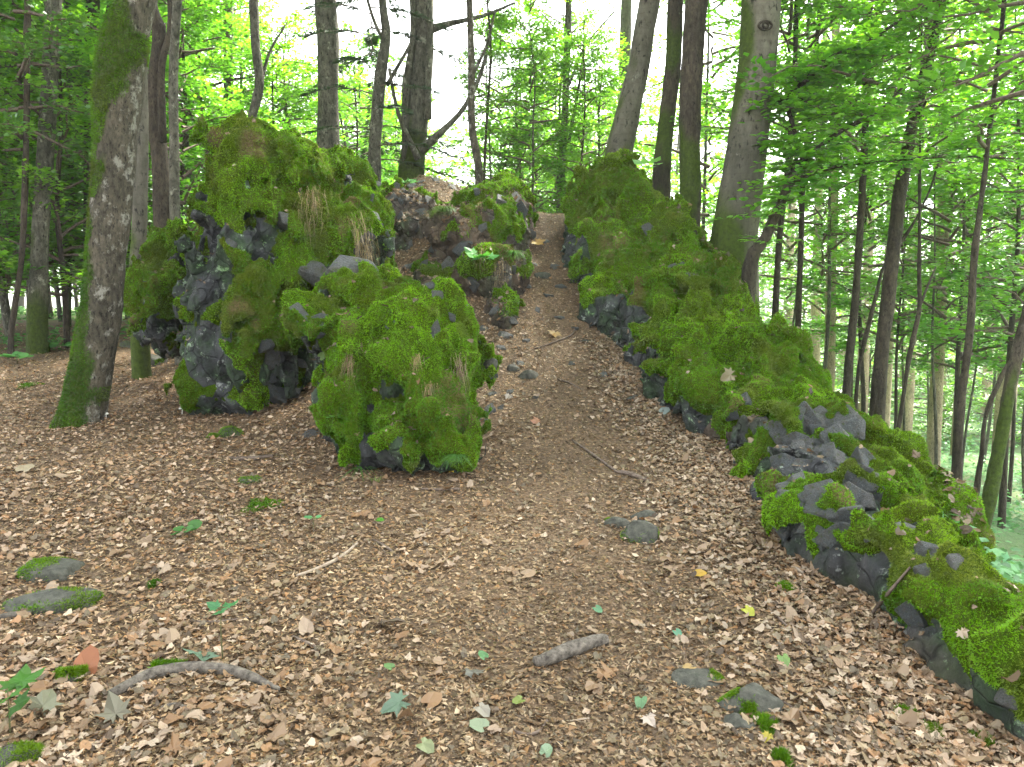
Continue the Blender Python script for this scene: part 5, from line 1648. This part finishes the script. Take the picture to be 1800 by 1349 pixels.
# moss patches on the floor
for px, py, w_, lab in [(460, 890, 62, 'flat moss patch on the floor before the middle boulder'), (50, 678, 34, 'round moss cushion left of the shaggy mossy trunk'), (1595, 1258, 40, 'small moss tuft near the bottom right corner below the ridge'), (1380, 1035, 30, 'dull moss tuft in the leaves at the foot of the low ridge'), (1375, 1335, 26, 'small moss tuft on the bottom edge'), (1345, 1275, 36, 'moss tuft right of the angular stone'), (1730, 1305, 40, 'thin moss tuft at the lower right edge'), (270, 1030, 16, 'tiny moss tuft right of the flat mossy grey stone'), (1640, 1290, 30, 'olive moss tuft right of the small moss tuft')]:
    p, nr = hit(px, py)
    R = w_ / F_PX * p.y / 2
    n = int(500 + 2500 * R)
    r = np.random.default_rng(int(px))
    a = r.uniform(0, 2 * PI, n); q = np.sqrt(r.random(n)) * R * (1 + .4 * np.sin(3 * a + px))
    bp = np.stack([np.cos(a) * q, np.sin(a) * q * 1.3, .014 * (1 - (q / R / 1.4) ** 2)], 1)
    bp[:, 2] += ground_z(bp[:, 0] + p.x, bp[:, 1] + p.y) - p.z
    V, T = blades(bp, np.tile([0, 0, 1.], (n, 1)), .018, .006, .7, 0, 2)
    tag(obj('moss_patch', new_mesh('moss_patch', V, T, mats=[M['moss_blade']], smooth=False, cols=np.repeat(moss_cols(bp + np.array(p)) * .55, 6, 0)), None, p), lab, 'moss')

# two small mushrooms by the trunk
for px, py, lab in ((186, 738, 'small white mushroom at the right foot of the shaggy mossy trunk'), (320, 728, 'thin white mushroom at the left foot of the tall boulder')):
    p, nr = hit(px, py)
    root = thing('mushroom', lab, 'mushroom', p)
    v, q, t, _ = tube(np.array([[0, 0, -.01, .006], [.004, 0, .03, .005], [.002, 0, .06, .005]]), 8, 6)
    obj('stem', new_mesh('stem', v, t, q, [M['mushroom']]), root)
    a = np.linspace(0, 2 * PI, 14, endpoint=False)
    prof = [(.003, .066), (.016, .062), (.025, .052), (.028, .046), (.018, .050), (.005, .052)]
    v = np.concatenate([np.stack([np.cos(a) * r_, np.sin(a) * r_, np.full(14, z_)], 1) for r_, z_ in prof])
    i = np.arange(14 * len(prof)).reshape(len(prof), 14)
    obj('cap', new_mesh('cap', v, None, np.stack([i[:-1], i[1:], np.roll(i[1:], -1, 1), np.roll(i[:-1], -1, 1)], -1).reshape(-1, 4), [M['mushroom']]), root)

# ------------------------------------------------------------------ undergrowth on the right slope and in the left wood
def undergrowth(name, label, n, xr, yr, col, size, hgt, test, seed, clump=1.0):
    r = np.random.default_rng(seed)
    y = yr[0] + (yr[1] - yr[0]) * r.random(n) ** 1.6
    x = xr[0](y) + (xr[1](y) - xr[0](y)) * r.random(n)
    nz = fbm(np.stack([x, y, 0 * x], 1), .7, 3, seed)
    k = test(x, y) & (r.random(n) < .5 + clump * nz)
    x, y = x[k], y[k]; n = len(x)
    z = ground_z(x, y) + hgt * r.random(n) * (1 + .02 * y)
    az = r.uniform(0, 2 * PI, n)
    dv = unit(np.stack([np.cos(az), np.sin(az), .25 * r.normal(size=n)], 1))
    nn = unit(np.array([0, -.1, 1.]) + .35 * r.normal(size=(n, 3)))
    v, t, k = leaf_cards(np.stack([x, y, z], 1), dv, nn, size * (.6 + .8 * r.random(n)) * (1 + .018 * y), .7, False)
    c = np.array(col) * (.6 + .8 * r.random((n, 1)))
    return tag(obj(name, new_mesh(name, v, t, mats=[M['herb']], smooth=False, cols=np.repeat(c, k, 0))), label, 'undergrowth', kind='stuff')


undergrowth('undergrowth', 'pale green bramble undergrowth covering the slope below the right ridge', 90000, (lambda y: np.interp(y, _ry, _rx) + .5, lambda y: .78 * y + 3), (3.0, 60), (.085, .20, .085), .075, .30, lambda x, y: x > np.interp(y, _ry, _rx) + .5, 5)
undergrowth('undergrowth', 'low green plants on the forest floor of the left wood', 30000, (lambda y: -.8 * y - 2, lambda y: 0 * y - 1.5), (10, 50), (.06, .16, .04), .07, .16, lambda x, y: (y > 11.0), 6, 1.6)


# ------------------------------------------------------------------ the hazy air of the wood
import bmesh
bm = bmesh.new()
bmesh.ops.create_cube(bm, size=1.0)
hm = bpy.data.meshes.new('haze'); bm.to_mesh(hm); bm.free()
hz = obj('haze', hm)
hz.location, hz.scale = (0, 204, 18.0), (720, 640, 60)
m, nt, out = mat('haze')
pv_ = nt.nodes.new('ShaderNodeVolumePrincipled')
pv_.inputs['Color'].default_value = (.93, .97, .95, 1)
pv_.inputs['Density'].default_value = 0.0011
pv_.inputs['Anisotropy'].default_value = 0.25
nt.links.new(pv_.outputs[0], out.inputs['Volume'])
hm.materials.append(m)
tag(hz, 'thin pale haze hanging in the wood', 'haze', kind='stuff')
